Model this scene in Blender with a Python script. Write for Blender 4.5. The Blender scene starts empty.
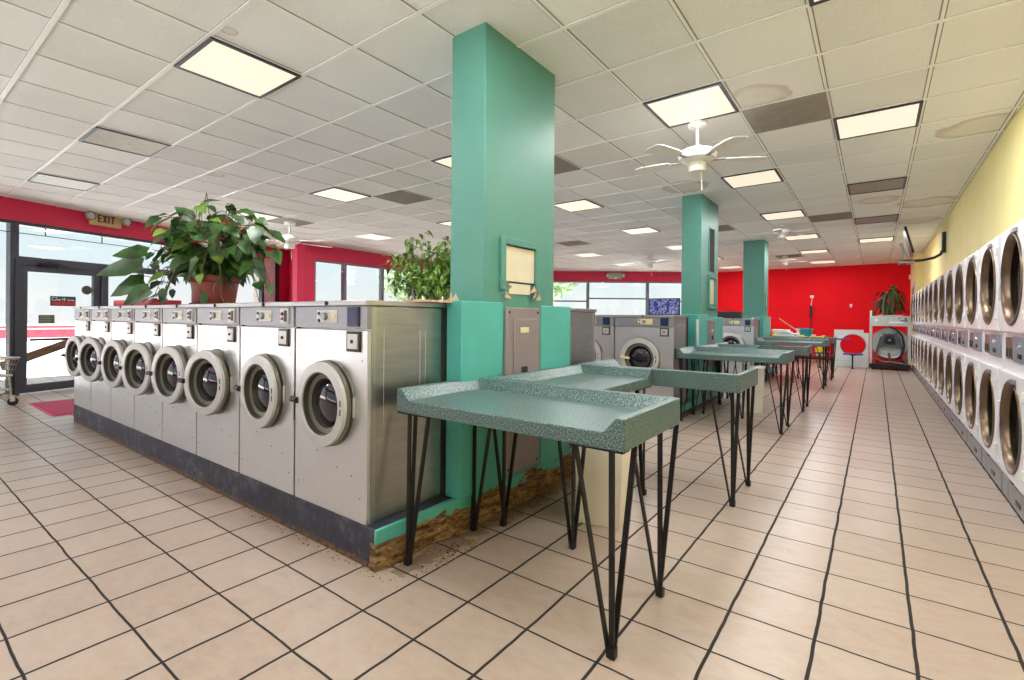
import bpy, bmesh, math, random
from mathutils import Vector, Matrix
random.seed(7)
PI = math.pi
C = bpy.context.scene.collection
T = .305                                   # floor tile pitch
TX0, TY0 = -5.593*T, 3.1177*T              # floor grid origin
S_, C_ = .591324, .806434
CAMH = 1.22046
LAMP_W, SKY, SUN, EXPO = 23., 1.08, 24., 0.
CP, CX0, CY0 = .605, -.915, .69            # ceiling cell pitch and origin
def ceil_z(x, y): return 2.985 - .009*(-S_*x + C_*y)

# ------------------------------------------------------------------ mesh helpers
class MB:
    def __init__(self): self.bm = bmesh.new()
    def box(self, x0, y0, z0, x1, y1, z1):
        v = [self.bm.verts.new(p) for p in ((x0,y0,z0),(x1,y0,z0),(x1,y1,z0),(x0,y1,z0),(x0,y0,z1),(x1,y0,z1),(x1,y1,z1),(x0,y1,z1))]
        for f in ((3,2,1,0),(4,5,6,7),(0,1,5,4),(1,2,6,5),(2,3,7,6),(3,0,4,7)): self.bm.faces.new([v[i] for i in f])
        return self
    def obox(self, c, sx, sy, sz, rot):
        n = len(self.bm.verts); self.bm.verts.ensure_lookup_table()
        self.box(-sx/2,-sy/2,-sz/2,sx/2,sy/2,sz/2); self.bm.verts.ensure_lookup_table()
        M = Matrix.Translation(c) @ rot.to_4x4()
        for v in self.bm.verts[n:]: v.co = M @ v.co
        return self
    def poly(self, pts):
        self.bm.faces.new([self.bm.verts.new(p) for p in pts]); return self
    def prism(self, pts, d):
        d = Vector(d); a = [self.bm.verts.new(p) for p in pts]; b = [self.bm.verts.new(Vector(p)+d) for p in pts]
        n = len(a); self.bm.faces.new(a); self.bm.faces.new(b[::-1])
        for i in range(n): self.bm.faces.new((a[i], b[i], b[(i+1)%n], a[(i+1)%n]))
        return self
    def tube(self, path, r, seg=8, cap=True, r1=None):
        path = [Vector(p) for p in path]; rings = []; n = len(path); up = None
        for i, p in enumerate(path):
            t = (path[min(i+1,n-1)] - path[max(i-1,0)]).normalized()
            if up is None:
                up = Vector((0,0,1)) if abs(t.z) < .9 else Vector((1,0,0))
            a = t.cross(up).normalized(); b = a.cross(t).normalized(); up = b
            rr = r if r1 is None else r + (r1-r)*i/max(n-1,1)
            rings.append([self.bm.verts.new(p + a*rr*math.cos(2*PI*k/seg) + b*rr*math.sin(2*PI*k/seg)) for k in range(seg)])
        for i in range(n-1):
            for k in range(seg):
                self.bm.faces.new((rings[i][k], rings[i][(k+1)%seg], rings[i+1][(k+1)%seg], rings[i+1][k]))
        if cap: self.bm.faces.new(rings[0][::-1]); self.bm.faces.new(rings[-1])
        return self
    def lathe(self, prof, c=(0,0,0), axis='z', seg=32, closed=False):
        c = Vector(c); rings = []
        for r, h in prof:
            row = []
            m = 1 if r < 1e-6 else seg
            for k in range(m):
                a = 2*PI*k/seg; u, w = r*math.cos(a), r*math.sin(a)
                row.append(self.bm.verts.new(c + (Vector((u,w,h)) if axis == 'z' else Vector((u,h,w)) if axis == 'y' else Vector((h,u,w)))))
            rings.append(row)
        prs = list(zip(rings, rings[1:])) + ([(rings[-1], rings[0])] if closed else [])
        for A, B in prs:
            for k in range(seg):
                q = [A[k%len(A)], A[(k+1)%len(A)], B[(k+1)%len(B)], B[k%len(B)]]
                u = []
                for v in q:
                    if v not in u: u.append(v)
                if len(u) > 2: self.bm.faces.new(u)
        return self
    def strip(self, a, b, w, t, wdir):            # flat bar from a to b
        a, b, wd = Vector(a), Vector(b), Vector(wdir).normalized(); d = (b-a).normalized(); n = d.cross(wd).normalized(); wd = n.cross(d).normalized()
        q = [(-1,-1),(1,-1),(1,1),(-1,1)]
        A = [self.bm.verts.new(a + wd*w/2*i + n*t/2*j) for i, j in q]; B = [self.bm.verts.new(b + wd*w/2*i + n*t/2*j) for i, j in q]
        self.bm.faces.new(A); self.bm.faces.new(B[::-1])
        for i in range(4): self.bm.faces.new((A[i], B[i], B[(i+1)%4], A[(i+1)%4]))
        return self
    def build(self, name, mat, parent=None, loc=(0,0,0), rz=0, bevel=0, smooth=True, normals=True):
        bm = self.bm
        if normals: bmesh.ops.recalc_face_normals(bm, faces=bm.faces)
        me = bpy.data.meshes.new(name); bm.to_mesh(me); bm.free()
        if smooth:
            for p in me.polygons: p.use_smooth = True
            me.set_sharp_from_angle(angle=math.radians(35))
        o = bpy.data.objects.new(name, me); C.objects.link(o)
        if mat: me.materials.append(mat)
        o.location = loc; o.rotation_euler = (0,0,rz)
        if parent: o.parent = parent
        if bevel:
            m = o.modifiers.new('bevel','BEVEL'); m.width = bevel; m.segments = 2; m.limit_method = 'ANGLE'; m.angle_limit = math.radians(40)
        return o
def tag(o, label=None, cat=None, group=None, kind=None):
    if label: o['label'] = label
    if cat: o['category'] = cat
    if group: o['group'] = group
    if kind: o['kind'] = kind
    return o
def thing(name, label, cat, loc=(0,0,0), rz=0, group=None):
    o = bpy.data.objects.new(name, None); C.objects.link(o); o.location = loc; o.rotation_euler = (0,0,rz); o.empty_display_size = .1
    return tag(o, label, cat, group)
def struct(o): o['kind'] = 'structure'; return o
def dup(root, label, loc, rz=None, group=None):
    r = root.copy(); C.objects.link(r); r.location = loc
    if rz is not None: r.rotation_euler = (0,0,rz)
    if label: r['label'] = label
    if group: r['group'] = group
    for ch in list(root.children):
        c = ch.copy(); C.objects.link(c); c.parent = r
        for g in list(ch.children):
            d = g.copy(); C.objects.link(d); d.parent = c
    return r

# ------------------------------------------------------------------ materials
def new_mat(name):
    m = bpy.data.materials.new(name); m.use_nodes = True; nt = m.node_tree
    return m, nt, nt.nodes['Principled BSDF']
def N(nt, t, **kw):
    n = nt.nodes.new(t)
    for k, v in kw.items(): setattr(n, k, v)
    return n
def math_n(nt, op, a, b=None, c=None):
    n = N(nt, 'ShaderNodeMath', operation=op)
    for i, v in enumerate((a, b, c)):
        if v is None: continue
        if isinstance(v, (int, float)): n.inputs[i].default_value = v
        else: nt.links.new(v, n.inputs[i])
    return n.outputs[0]
def mixc(nt, fac, a, b):
    n = N(nt, 'ShaderNodeMix', data_type='RGBA')
    for k, v in ((0, fac), (6, a), (7, b)):
        if isinstance(v, (int, float)): n.inputs[k].default_value = v
        elif isinstance(v, tuple): n.inputs[k].default_value = (*v[:3], 1)
        else: nt.links.new(v, n.inputs[k])
    return n.outputs[2]
def ramp(nt, fac, stops, interp='LINEAR'):
    n = N(nt, 'ShaderNodeValToRGB'); n.color_ramp.interpolation = interp; e = n.color_ramp.elements
    while len(e) < len(stops): e.new(.5)
    for x, (p, c) in zip(e, stops):
        x.position = p; x.color = (*c, 1) if isinstance(c, tuple) else (c, c, c, 1)
    nt.links.new(fac, n.inputs[0]); return n.outputs[0]
def noise(nt, scale, detail=2, rough=.5, vec=None, out=0, dist=0):
    n = N(nt, 'ShaderNodeTexNoise'); n.inputs['Scale'].default_value = scale; n.inputs['Detail'].default_value = detail
    n.inputs['Roughness'].default_value = rough; n.inputs['Distortion'].default_value = dist
    nt.links.new(vec if vec else coords(nt), n.inputs['Vector']); return n.outputs[out]
def coords(nt, which='Object'): return N(nt, 'ShaderNodeTexCoord').outputs[which]
def stretch(nt, s):
    n = N(nt, 'ShaderNodeMapping'); n.inputs['Scale'].default_value = s
    nt.links.new(coords(nt), n.inputs['Vector']); return n.outputs[0]
def bump(nt, b, h, strength=.2, dist=.01):
    n = N(nt, 'ShaderNodeBump'); n.inputs['Strength'].default_value = strength; n.inputs['Distance'].default_value = dist
    nt.links.new(h, n.inputs['Height']); nt.links.new(n.outputs[0], b.inputs['Normal'])
def mat(name, col, rough=.5, metal=0., var=0., vscale=6, coat=0., bmp=0., bscale=60, aniso=None, emit=None, es=1., spec=None):
    m, nt, b = new_mat(name)
    b.inputs['Base Color'].default_value = (*col, 1); b.inputs['Roughness'].default_value = rough; b.inputs['Metallic'].default_value = metal
    if spec is not None: b.inputs['Specular IOR Level'].default_value = spec
    if coat: b.inputs['Coat Weight'].default_value = coat; b.inputs['Coat Roughness'].default_value = .08
    if var:
        f = noise(nt, vscale, 4, .6, stretch(nt, aniso) if aniso else None)
        dk = tuple(max(0, c*(1-var)) for c in col); lt = tuple(min(1, c*(1+var)) for c in col)
        nt.links.new(ramp(nt, f, [(.3, dk), (.7, lt)]), b.inputs['Base Color'])
    if bmp: bump(nt, b, noise(nt, bscale, 3, .6, stretch(nt, aniso) if aniso else None), bmp, .004)
    if emit: b.inputs['Emission Color'].default_value = (*emit, 1); b.inputs['Emission Strength'].default_value = es
    return m
M = {}
M['teal'] = mat('teal_paint', (.085,.265,.215), .45, 0, .05, 3, bmp=.03, bscale=40)
M['teal2'] = mat('teal_paint_bright', (.09,.43,.38), .42, 0, .08, 4, bmp=.05, bscale=30)
M['red'] = mat('red_wall_paint', (.82,.005,.014), .75, 0, .05, 1.5, spec=.2)
M['crimson'] = mat('crimson_fascia_paint', (.62,.014,.07), .5, 0, .05, 1.5)
M['yellow'] = mat('pale_yellow_paint', (.88,.77,.34), .6, 0, .04, 2)
M['alu'] = mat('dark_bronze_frame', (.045,.05,.065), .4, .3)
M['alu_grey'] = mat('grey_window_frame', (.16,.18,.21), .45, .3)
M['front'] = mat('brushed_washer_front', (.65,.655,.675), .28, .75, .035, 5, bmp=.012, bscale=9)
M['side'] = mat('brushed_steel_side', (.42,.42,.44), .33, 1, .10, 4, aniso=(1,1,8), bmp=.015, bscale=3)
M['ctrl'] = mat('grey_control_panel', (.30,.31,.34), .38, .6, .06, 20)
M['plate'] = mat('pale_grey_plate', (.55,.54,.52), .4, .4)
M['lid'] = mat('bright_steel_lid', (.48,.48,.49), .28, .9, .05, 5)
M['ring'] = mat('pale_grey_door_ring', (.54,.54,.54), .35, .2, .03, 8)
M['olive'] = mat('dark_olive_gasket', (.060,.058,.045), .45, .1)
M['rim'] = mat('olive_metal_rim', (.20,.19,.15), .35, .6)
M['black'] = mat('black_plastic', (.012,.012,.014), .4)
M['blackm'] = mat('black_iron', (.022,.02,.019), .45, .5, .3, 30)
M['gap'] = mat('dark_recess', (.02,.02,.022), .8)
M['chrome'] = mat('chrome', (.75,.75,.76), .12, 1)
M['dispblue'] = mat('dark_blue_display', (.015,.03,.11), .12)
M['amber'] = mat('cream_button', (.75,.68,.38), .4)
M['redb'] = mat('red_button', (.5,.03,.03), .4)
M['white'] = mat('white_enamel', (.80,.80,.79), .3, 0, .03, 4)
M['dryer'] = mat('white_dryer_enamel', (.80,.80,.82), .28, 0, .03, 4)
M['bluegrey'] = mat('blue_grey_panel', (.30,.37,.48), .35, .5, .05, 9)
M['kick'] = mat('grey_kick_panel', (.30,.31,.32), .4, .6, .1, 9)
M['brass'] = mat('warm_steel_rim', (.30,.24,.18), .30, .85, .1, 8)
M['bronze'] = mat('dark_bronze_rim', (.17,.115,.075), .33, .75, .15, 8)
M['drum'] = mat('brown_steel_drum', (.20,.14,.095), .35, .7, .2, 12)
M['cream'] = mat('cream_plastic', (.82,.77,.66), .45, 0, .03, 5)
M['board'] = mat('cream_board', (.70,.64,.48), .7, 0, .04, 8)
M['mauve'] = mat('mauve_grey_steel', (.30,.245,.255), .42, .2, .06, 5)
M['torn'] = mat('torn_drywall_paper', (.55,.36,.24), .9, 0, .4, 40)
M['fan'] = mat('white_fan_paint', (.78,.77,.73), .4)
M['fanm'] = mat('grey_fan_metal', (.42,.42,.38), .4, .3)
M['vent'] = mat('grey_ceiling_panel', (.27,.235,.20), .8, 0, .12, 8)
M['ventg'] = mat('grey_lens_unlit', (.33,.31,.28), .45, 0, .1, 30)
M['ventb'] = mat('brown_lens_unlit', (.36,.29,.20), .45, 0, .15, 12)
M['terra'] = mat('terracotta_plastic', (.20,.035,.020), .5, 0, .1, 10)
M['soil'] = mat('dark_soil', (.03,.02,.015), .9)
M['leaf'] = mat('pothos_leaf', (.028,.085,.014), .38, 0, .8, 9)
M['leafy'] = mat('young_pothos_leaf', (.12,.22,.03), .4, 0, .6, 9)
M['leaf2'] = mat('ficus_leaf', (.17,.30,.045), .45, 0, .7, 14)
M['leaf3'] = mat('dracaena_leaf', (.05,.09,.03), .45, 0, .6, 9)
M['redleaf'] = mat('red_leaf', (.42,.06,.03), .5, 0, .4, 9)
M['stem'] = mat('brown_green_stem', (.12,.10,.04), .7, 0, .3, 20)
M['bark'] = mat('pale_bark', (.42,.36,.28), .8, 0, .3, 30, bmp=.3)
M['mat'] = mat('crimson_mat', (.40,.05,.12), .95, 0, .15, 60, bmp=.4, bscale=200)
M['wire'] = mat('tarnished_wire', (.42,.38,.31), .35, .8, .15, 20)
M['rubber'] = mat('black_rubber', (.015,.015,.015), .7)
M['wood'] = mat('brown_handrail_wood', (.19,.085,.028), .6, 0, .35, 6, aniso=(2,20,20))
M['broomw'] = mat('pale_broom_wood', (.55,.38,.18), .6)
M['blue'] = mat('blue_vinyl', (.012,.04,.28), .35)
M['cyan'] = mat('turquoise_bucket_plastic', (.02,.32,.46), .4)
M['yel'] = mat('yellow_plastic', (.85,.62,.01), .4)
M['cloth'] = mat('white_cloth', (.80,.78,.78), .9, 0, .05, 10)
M['greyp'] = mat('grey_green_steel', (.56,.60,.57), .45, .2, .08, 8)
M['greyd'] = mat('dark_grey_bracket', (.10,.12,.125), .45, .4, .1, 8)
M['pwhite'] = mat('off_white_panel', (.66,.68,.67), .4, 0, .04, 6)
M['purple'] = mat('violet_print', (.06,.03,.30), .5)
M['lav'] = mat('pale_sign_card', (.72,.70,.80), .6)
M['tan'] = mat('tan_sign_plastic', (.52,.36,.17), .45, 0, .05, 10)
M['exit'] = mat('dark_maroon_letters', (.09,.008,.012), .5)
M['lens'] = mat('grey_green_lamp_lens', (.35,.38,.29), .2, .1, .2, 30)
M['signred'] = mat('sign_red', (.55,.01,.03), .5)
M['signdk'] = mat('sign_dark_green', (.02,.05,.045), .5)
M['signwh'] = mat('sign_white', (.85,.85,.85), .5)
M['signol'] = mat('sign_olive', (.10,.10,.045), .5)
M['concrete'] = mat('pale_concrete', (.80,.78,.74), .9, 0, .04, 1)
M['extred'] = mat('exterior_red_paint', (.75,.03,.06), .6)
M['extwhite'] = mat('exterior_white_paint', (.80,.79,.76), .8)
M['brickw'] = mat('pale_block_pier', (.62,.60,.58), .9, 0, .12, 14)
M['treeleaf'] = mat('outdoor_tree_leaf', (.30,.42,.22), .8, 0, .4, 3)
M['knee'] = mat('bulkhead_paint', (.55,.50,.42), .7)

def navy():
    m, nt, b = new_mat('peeling_navy_paint')
    n1 = noise(nt, 22, 6, .65); n2 = noise(nt, 5, 3, .6)
    f = math_n(nt, 'MULTIPLY_ADD', n2, .5, math_n(nt, 'MULTIPLY', n1, .55))
    c = ramp(nt, f, [(.36, (.012,.014,.026)), (.54, (.034,.039,.062)), (.68, (.12,.13,.165))])
    z = N(nt, 'ShaderNodeSeparateXYZ'); nt.links.new(coords(nt), z.inputs[0])
    e = math_n(nt, 'ADD', z.outputs[2], math_n(nt, 'MULTIPLY', math_n(nt, 'SUBTRACT', n1, .5), .09))
    wear = math_n(nt, 'LESS_THAN', e, .030)
    c = mixc(nt, wear, c, ramp(nt, noise(nt, 60, 3), [(.35, (.03,.018,.01)), (.6, (.22,.11,.04)), (.75, (.4,.28,.14))]))
    nt.links.new(c, b.inputs['Base Color']); b.inputs['Roughness'].default_value = .55
    bump(nt, b, n1, .5, .01); return m
M['navy'] = navy()
def rotten():
    m, nt, b = new_mat('rotten_wood')
    v = stretch(nt, (3,3,14)); n1 = noise(nt, 3.2, 8, .7, v, 0, .6); n2 = noise(nt, 60, 4, .7)
    f = math_n(nt, 'MULTIPLY_ADD', n2, .3, math_n(nt, 'MULTIPLY', n1, .75))
    c = ramp(nt, f, [(.34, (.014,.008,.005)), (.43, (.09,.045,.018)), (.52, (.27,.14,.05)), (.62, (.45,.30,.15)), (.74, (.6,.47,.30))])
    nt.links.new(c, b.inputs['Base Color']); b.inputs['Roughness'].default_value = .9; bump(nt, b, f, 1., .03); return m
M['rot'] = rotten()
def terrazzo():
    m, nt, b = new_mat('speckled_green_laminate')
    n1 = noise(nt, 160, 2, .7); n2 = noise(nt, 260, 1, .5)
    c = ramp(nt, n1, [(.0, (.012,.022,.024)), (.42, (.025,.05,.05)), (.48, (.08,.14,.137)), (.56, (.125,.21,.20)), (.65, (.27,.36,.345))])
    c = mixc(nt, ramp(nt, n2, [(.60, 0.), (.66, .8)]), c, (.02,.03,.03))
    nt.links.new(c, b.inputs['Base Color']); b.inputs['Roughness'].default_value = .33
    b.inputs['Specular IOR Level'].default_value = .5; return m
M['terr'] = terrazzo()
def glass(name, tint=(.96,.98,.98), refl=.06):
    m, nt, b = new_mat(name); nt.nodes.remove(b); out = nt.nodes['Material Output']
    t = N(nt, 'ShaderNodeBsdfTransparent'); t.inputs[0].default_value = (*tint, 1); g = N(nt, 'ShaderNodeBsdfGlossy'); g.inputs['Roughness'].default_value = .02
    mx = N(nt, 'ShaderNodeMixShader'); mx.inputs[0].default_value = refl
    nt.links.new(t.outputs[0], mx.inputs[1]); nt.links.new(g.outputs[0], mx.inputs[2]); nt.links.new(mx.outputs[0], out.inputs[0]); return m
M['pane'] = glass('window_glass')
M['dglass'] = glass('dryer_door_glass', (.13,.19,.20), .10)
M['wglass'] = mat('washer_door_glass', (.012,.014,.024), .05, 0, .5, 7, coat=.6)
def diffuser(name, col, s, ribs=False):
    m, nt, b = new_mat(name); b.inputs['Base Color'].default_value = (.12,.11,.09,1); b.inputs['Roughness'].default_value = .5
    f = noise(nt, 5, 2, .5, stretch(nt, (1,7,1)) if ribs else None)
    c = ramp(nt, f, [(.3, tuple(x*.92 for x in col)), (.7, col)])
    nt.links.new(c, b.inputs['Emission Color']); b.inputs['Emission Strength'].default_value = s; return m
M['lit'] = diffuser('lit_diffuser', (1.,.90,.70), 1.0)
M['litr'] = diffuser('lit_ribbed_diffuser', (1.,.86,.66), 1.0, True)
M['dim'] = diffuser('dim_diffuser', (1.,.93,.84), .35)

def floor_mat():
    m, nt, b = new_mat('beige_ceramic_tiles'); pos = coords(nt)
    s = N(nt, 'ShaderNodeSeparateXYZ'); nt.links.new(pos, s.inputs[0])
    wob = math_n(nt, 'MULTIPLY', math_n(nt, 'SUBTRACT', noise(nt, 5, 2), .5), .012)
    u = math_n(nt, 'DIVIDE', math_n(nt, 'ADD', math_n(nt, 'SUBTRACT', s.outputs[0], TX0), wob), T)
    v = math_n(nt, 'DIVIDE', math_n(nt, 'ADD', math_n(nt, 'SUBTRACT', s.outputs[1], TY0), wob), T)
    def line(x, w):
        d = math_n(nt, 'MULTIPLY', math_n(nt, 'PINGPONG', x, .5), T)
        mr = N(nt, 'ShaderNodeMapRange', interpolation_type='SMOOTHSTEP'); nt.links.new(d, mr.inputs[0])
        mr.inputs[1].default_value = w/2-.0012; mr.inputs[2].default_value = w/2+.0012; mr.inputs[3].default_value = 1; mr.inputs[4].default_value = 0
        return mr.outputs[0]
    g = math_n(nt, 'MAXIMUM', line(u, .0125), line(v, .0092))
    cell = N(nt, 'ShaderNodeCombineXYZ'); nt.links.new(math_n(nt, 'FLOOR', u), cell.inputs[0]); nt.links.new(math_n(nt, 'FLOOR', v), cell.inputs[1])
    wn = N(nt, 'ShaderNodeTexWhiteNoise'); nt.links.new(cell.outputs[0], wn.inputs['Vector'])
    n1 = noise(nt, 9, 6, .7, stretch(nt, (1.,1.7,1.)), 0, .4); n2 = noise(nt, 1.1, 3, .5)
    f = math_n(nt, 'ADD', math_n(nt, 'MULTIPLY', n1, .72), math_n(nt, 'MULTIPLY_ADD', wn.outputs[0], .16, math_n(nt, 'MULTIPLY', n2, .2)))
    c = ramp(nt, f, [(.26, (.355,.268,.215)), (.5, (.435,.337,.275)), (.76, (.50,.405,.34))])
    # dirt stain along the rotten plinth
    dx = math_n(nt, 'ABSOLUTE', math_n(nt, 'SUBTRACT', s.outputs[0], -1.84)); inY = math_n(nt, 'COMPARE', s.outputs[1], 2.5, .98)
    st = math_n(nt, 'MULTIPLY', inY, math_n(nt, 'LESS_THAN', math_n(nt, 'ADD', dx, math_n(nt, 'MULTIPLY', noise(nt, 14, 4, .7), .36)), .24))
    c = mixc(nt, math_n(nt, 'MULTIPLY', st, .55), c, (.13,.065,.025))
    c = mixc(nt, g, c, (.016,.014,.013))
    nt.links.new(c, b.inputs['Base Color'])
    r = math_n(nt, 'MULTIPLY_ADD', n1, .18, .22); r = math_n(nt, 'MAXIMUM', r, math_n(nt, 'MULTIPLY', g, .85))
    nt.links.new(r, b.inputs['Roughness'])
    h = math_n(nt, 'SUBTRACT', math_n(nt, 'MULTIPLY', n1, .12), g); bump(nt, b, h, .35, .004); return m
M['floor'] = floor_mat()
def ceil_mat():
    m, nt, b = new_mat('mineral_fibre_ceiling_tiles'); pos = coords(nt)
    s = N(nt, 'ShaderNodeSeparateXYZ'); nt.links.new(pos, s.inputs[0])
    def dist(o, x0): return math_n(nt, 'MULTIPLY', math_n(nt, 'PINGPONG', math_n(nt, 'DIVIDE', math_n(nt, 'SUBTRACT', o, x0), CP), .5), CP)
    d = math_n(nt, 'MINIMUM', dist(s.outputs[0], CX0), dist(s.outputs[1], CY0))
    edge = math_n(nt, 'LESS_THAN', d, .0165)
    cell = N(nt, 'ShaderNodeCombineXYZ')
    for i, x0 in ((0, CX0), (1, CY0)): nt.links.new(math_n(nt, 'FLOOR', math_n(nt, 'DIVIDE', math_n(nt, 'SUBTRACT', s.outputs[i], x0), CP)), cell.inputs[i])
    wn = N(nt, 'ShaderNodeTexWhiteNoise'); nt.links.new(cell.outputs[0], wn.inputs['Vector'])
    n1 = noise(nt, 85, 3, .8); n2 = noise(nt, 1.3, 4, .6)
    f = math_n(nt, 'ADD', math_n(nt, 'MULTIPLY', n1, .5), math_n(nt, 'MULTIPLY_ADD', wn.outputs[0], .22, math_n(nt, 'MULTIPLY', n2, .28)))
    c = ramp(nt, f, [(.25, (.70,.685,.66)), (.5, (.855,.845,.825)), (.75, (.92,.91,.89))])
    for (x, y, rr) in ((.60,9.1,.36),(.02,8.55,.26),(.55,10.6,.3),(.75,5.9,.30),(-2.0,6.35,.30),(-.75,4.15,.22),(-3.2,1.35,.05),(-6.5,2.6,.1)):
        p = N(nt, 'ShaderNodeVectorMath', operation='DISTANCE'); nt.links.new(pos, p.inputs[0]); p.inputs[1].default_value = (x, y, ceil_z(x, y))
        q = math_n(nt, 'ADD', p.outputs['Value'], math_n(nt, 'MULTIPLY', math_n(nt, 'SUBTRACT', noise(nt, 4.5, 3), .5), rr*.8))
        k = ramp(nt, math_n(nt, 'DIVIDE', q, rr), [(0., .22), (.6, .18), (.86, .5), (.95, .45), (1., 0.)])
        c = mixc(nt, k, c, (.38,.25,.12))
    c = mixc(nt, math_n(nt, 'MULTIPLY', edge, .75), c, (.14,.115,.085))
    nt.links.new(c, b.inputs['Base Color']); b.inputs['Roughness'].default_value = .9; bump(nt, b, n1, .25, .006); return m
M['ceil'] = ceil_mat()
M['tbar'] = mat('ceiling_grid_paint', (.90,.89,.87), .4)
def swirl():
    m, nt, b = new_mat('blue_swirl_picture')
    f = noise(nt, 11, 1, .4, None, 0, 2.2)
    c = ramp(nt, f, [(.35, (.02,.03,.18)), (.45, (.03,.06,.35)), (.52, (.45,.50,.75)), (.58, (.04,.08,.4)), (.7, (.25,.12,.25))])
    nt.links.new(c, b.inputs['Base Color']); b.inputs['Roughness'].default_value = .3; return m
M['swirl'] = swirl()
# ------------------------------------------------------------------ setting
NX0, NX1, NY0, NY1 = -13., 1.6, -4.4, 18.4
fl = struct(MB().box(NX0,NY0,-.12,NX1,NY1,0).build('floor', M['floor'], smooth=False))
cb = MB()
cb.prism([(NX0,NY0,ceil_z(NX0,NY0)),(NX1,NY0,ceil_z(NX1,NY0)),(NX1,NY1,ceil_z(NX1,NY1)),(NX0,NY1,ceil_z(NX0,NY1))], (0,0,.1))
struct(cb.build('ceiling', M['ceil'], smooth=False))
g = MB()
def slope_bar(x0, y0, x1, y1, w):
    a, b = Vector((x0,y0,ceil_z(x0,y0)-.001)), Vector((x1,y1,ceil_z(x1,y1)-.001)); d = (b-a).normalized(); n = Vector((-d.y,d.x,0))*w/2
    g.prism([a-n, a+n, b+n, b-n], (0,0,-.005))
for k in range(-20, 30):
    y = CY0 + CP*k
    if NY0 < y < NY1: slope_bar(NX0, y, NX1, y, .028)
for k in range(-22, 6):
    x = CX0 + CP*k
    if NX0 < x < NX1: slope_bar(x, NY0, x, NY1, .017)
struct(g.build('trim_1', M['tbar'], smooth=False))

class Wall:                                  # x along the wall, y outwards, z up
    def __init__(s, p0, p1):
        s.p0, s.p1 = Vector((*p0,0)), Vector((*p1,0)); d = s.p1-s.p0; s.L = d.length; s.rz = math.atan2(d.y, d.x)
    def build(s, mb, name, mat, parent=None, **k):
        if parent: return mb.build(name, mat, parent, **k)
        return mb.build(name, mat, None, loc=s.p0, rz=s.rz, **k)
    def at(s, l, y=0, z=0): 
        c, n = math.cos(s.rz), math.sin(s.rz); return s.p0 + Vector((c*l - n*y, n*l + c*y, z))
WW = Wall((-8.62,-3.6), (-11.99,6.5)); WR = Wall((-11.99,6.5), (-10.40,5.83)); WS = Wall((-10.40,5.83), (-10.9,12.85))
WD = Wall((-10.9,12.85), (-4.44,17.57)); WN = Wall((-4.44,17.57), (1.1,17.57)); WE = Wall((.93,17.57), (.93,-3.6)); WF = Wall((.93,-3.6), (-8.62,-3.6))
H = 3.15
struct(WW.build(MB().box(-.1,0,2.60,WW.L,.16,H), 'wall_west', M['crimson'], smooth=False))
struct(WR.build(MB().box(0,0,0,WR.L,.16,H), 'wall_return', M['crimson'], smooth=False))
m = MB(); m.box(0,0,2.52,WS.L,.16,H).box(0,0,0,WS.L,.16,.75).box(0,0,.75,.44,.16,2.52).box(5.1,0,.75,WS.L,.16,2.52)
struct(WS.build(m, 'wall_southwest', M['crimson'], smooth=False))
m = MB(); m.box(0,0,2.49,WD.L,.16,H).box(0,0,0,2.2,.16,2.49).box(7.3,0,0,WD.L,.16,2.49)
struct(WD.build(m, 'wall_northwest', M['crimson'], smooth=False))
struct(WN.build(MB().box(-.1,0,0,WN.L,.16,H), 'wall_north', M['red'], smooth=False))
m = MB(); m.box(2.14,0,1.855,WE.L+.1,.16,H).box(13.56,0,0,WE.L+.1,.16,1.855).box(-.1,-.15,0,2.14,.16,H)
struct(WE.build(m, 'wall_east', M['yellow'], smooth=False))
m = MB(); m.box(-.1,0,2.6,WF.L+.1,.16,H).box(-.1,0,0,WF.L+.1,.16,.45).box(-.1,0,.45,.5,.16,2.6).box(WF.L-.5,0,.45,WF.L+.1,.16,2.6)
struct(WF.build(m, 'wall_south', M['crimson'], smooth=False))
for w, a, b, nm in ((WN,-.05,WN.L,'baseboard_north'),):
    struct(w.build(MB().box(a,-.014,0,b,0,.10), nm, M['gap'], smooth=False))
wn = [0]
def window(w, l0, l1, z0, z1, f=.05, fr='alu', mull=(), trans=None, d0=.02, d1=.12):
    wn[0] += 1
    m = MB(); m.box(l0,d0,z0,l1,d1,z0+f).box(l0,d0,z1-f,l1,d1,z1).box(l0,d0,z0+f,l0+f,d1,z1-f).box(l1-f,d0,z0+f,l1,d1,z1-f)
    for x in mull: m.box(x-f/2,d0,z0+f,x+f/2,d1,z1-f)
    if trans: m.box(l0+f,d0,trans-f/2,l1-f,d1,trans+f/2)
    o = struct(w.build(m, 'window_%d' % wn[0], M[fr], smooth=False))
    p = MB().box(l0+f,.06,z0+f,l1-f,.066,z1-f).build('pane', M['pane'], o, smooth=False)
    return o
DL0, DL1 = 5.113+.17, 5.113+1.37            # the entrance door on the west wall
window(WW, 0, 2.6, 0, 2.60, .06); window(WW, 2.6, DL0, 0, 2.60, .05)
window(WW, DL0, 8.2, 2.03, 2.60, .05)       # transom light above the door
window(WW, DL1, 8.2, 0, 2.03, .06)
window(WW, 8.2, WW.L-.75, 0, 2.60, .06)
for l0, l1 in ((.44,1.30),(1.30,2.50),(2.50,3.72),(3.72,5.1)): window(WS, l0, l1, .75, 2.52, .045, 'alu_grey')
window(WD, 2.2, 3.58, .0, 2.49, .05, 'alu_grey', trans=1.80); window(WD, 3.58, 5.64, .0, 2.49, .05, 'alu_grey', trans=1.90); window(WD, 5.64, 7.3, 0, 2.49, .05, 'alu_grey', trans=1.82)
for i in range(4): a = .5+i*(WF.L-1.)/4; window(WF, a, a+(WF.L-1.)/4, .45, 2.6, .06)
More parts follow.
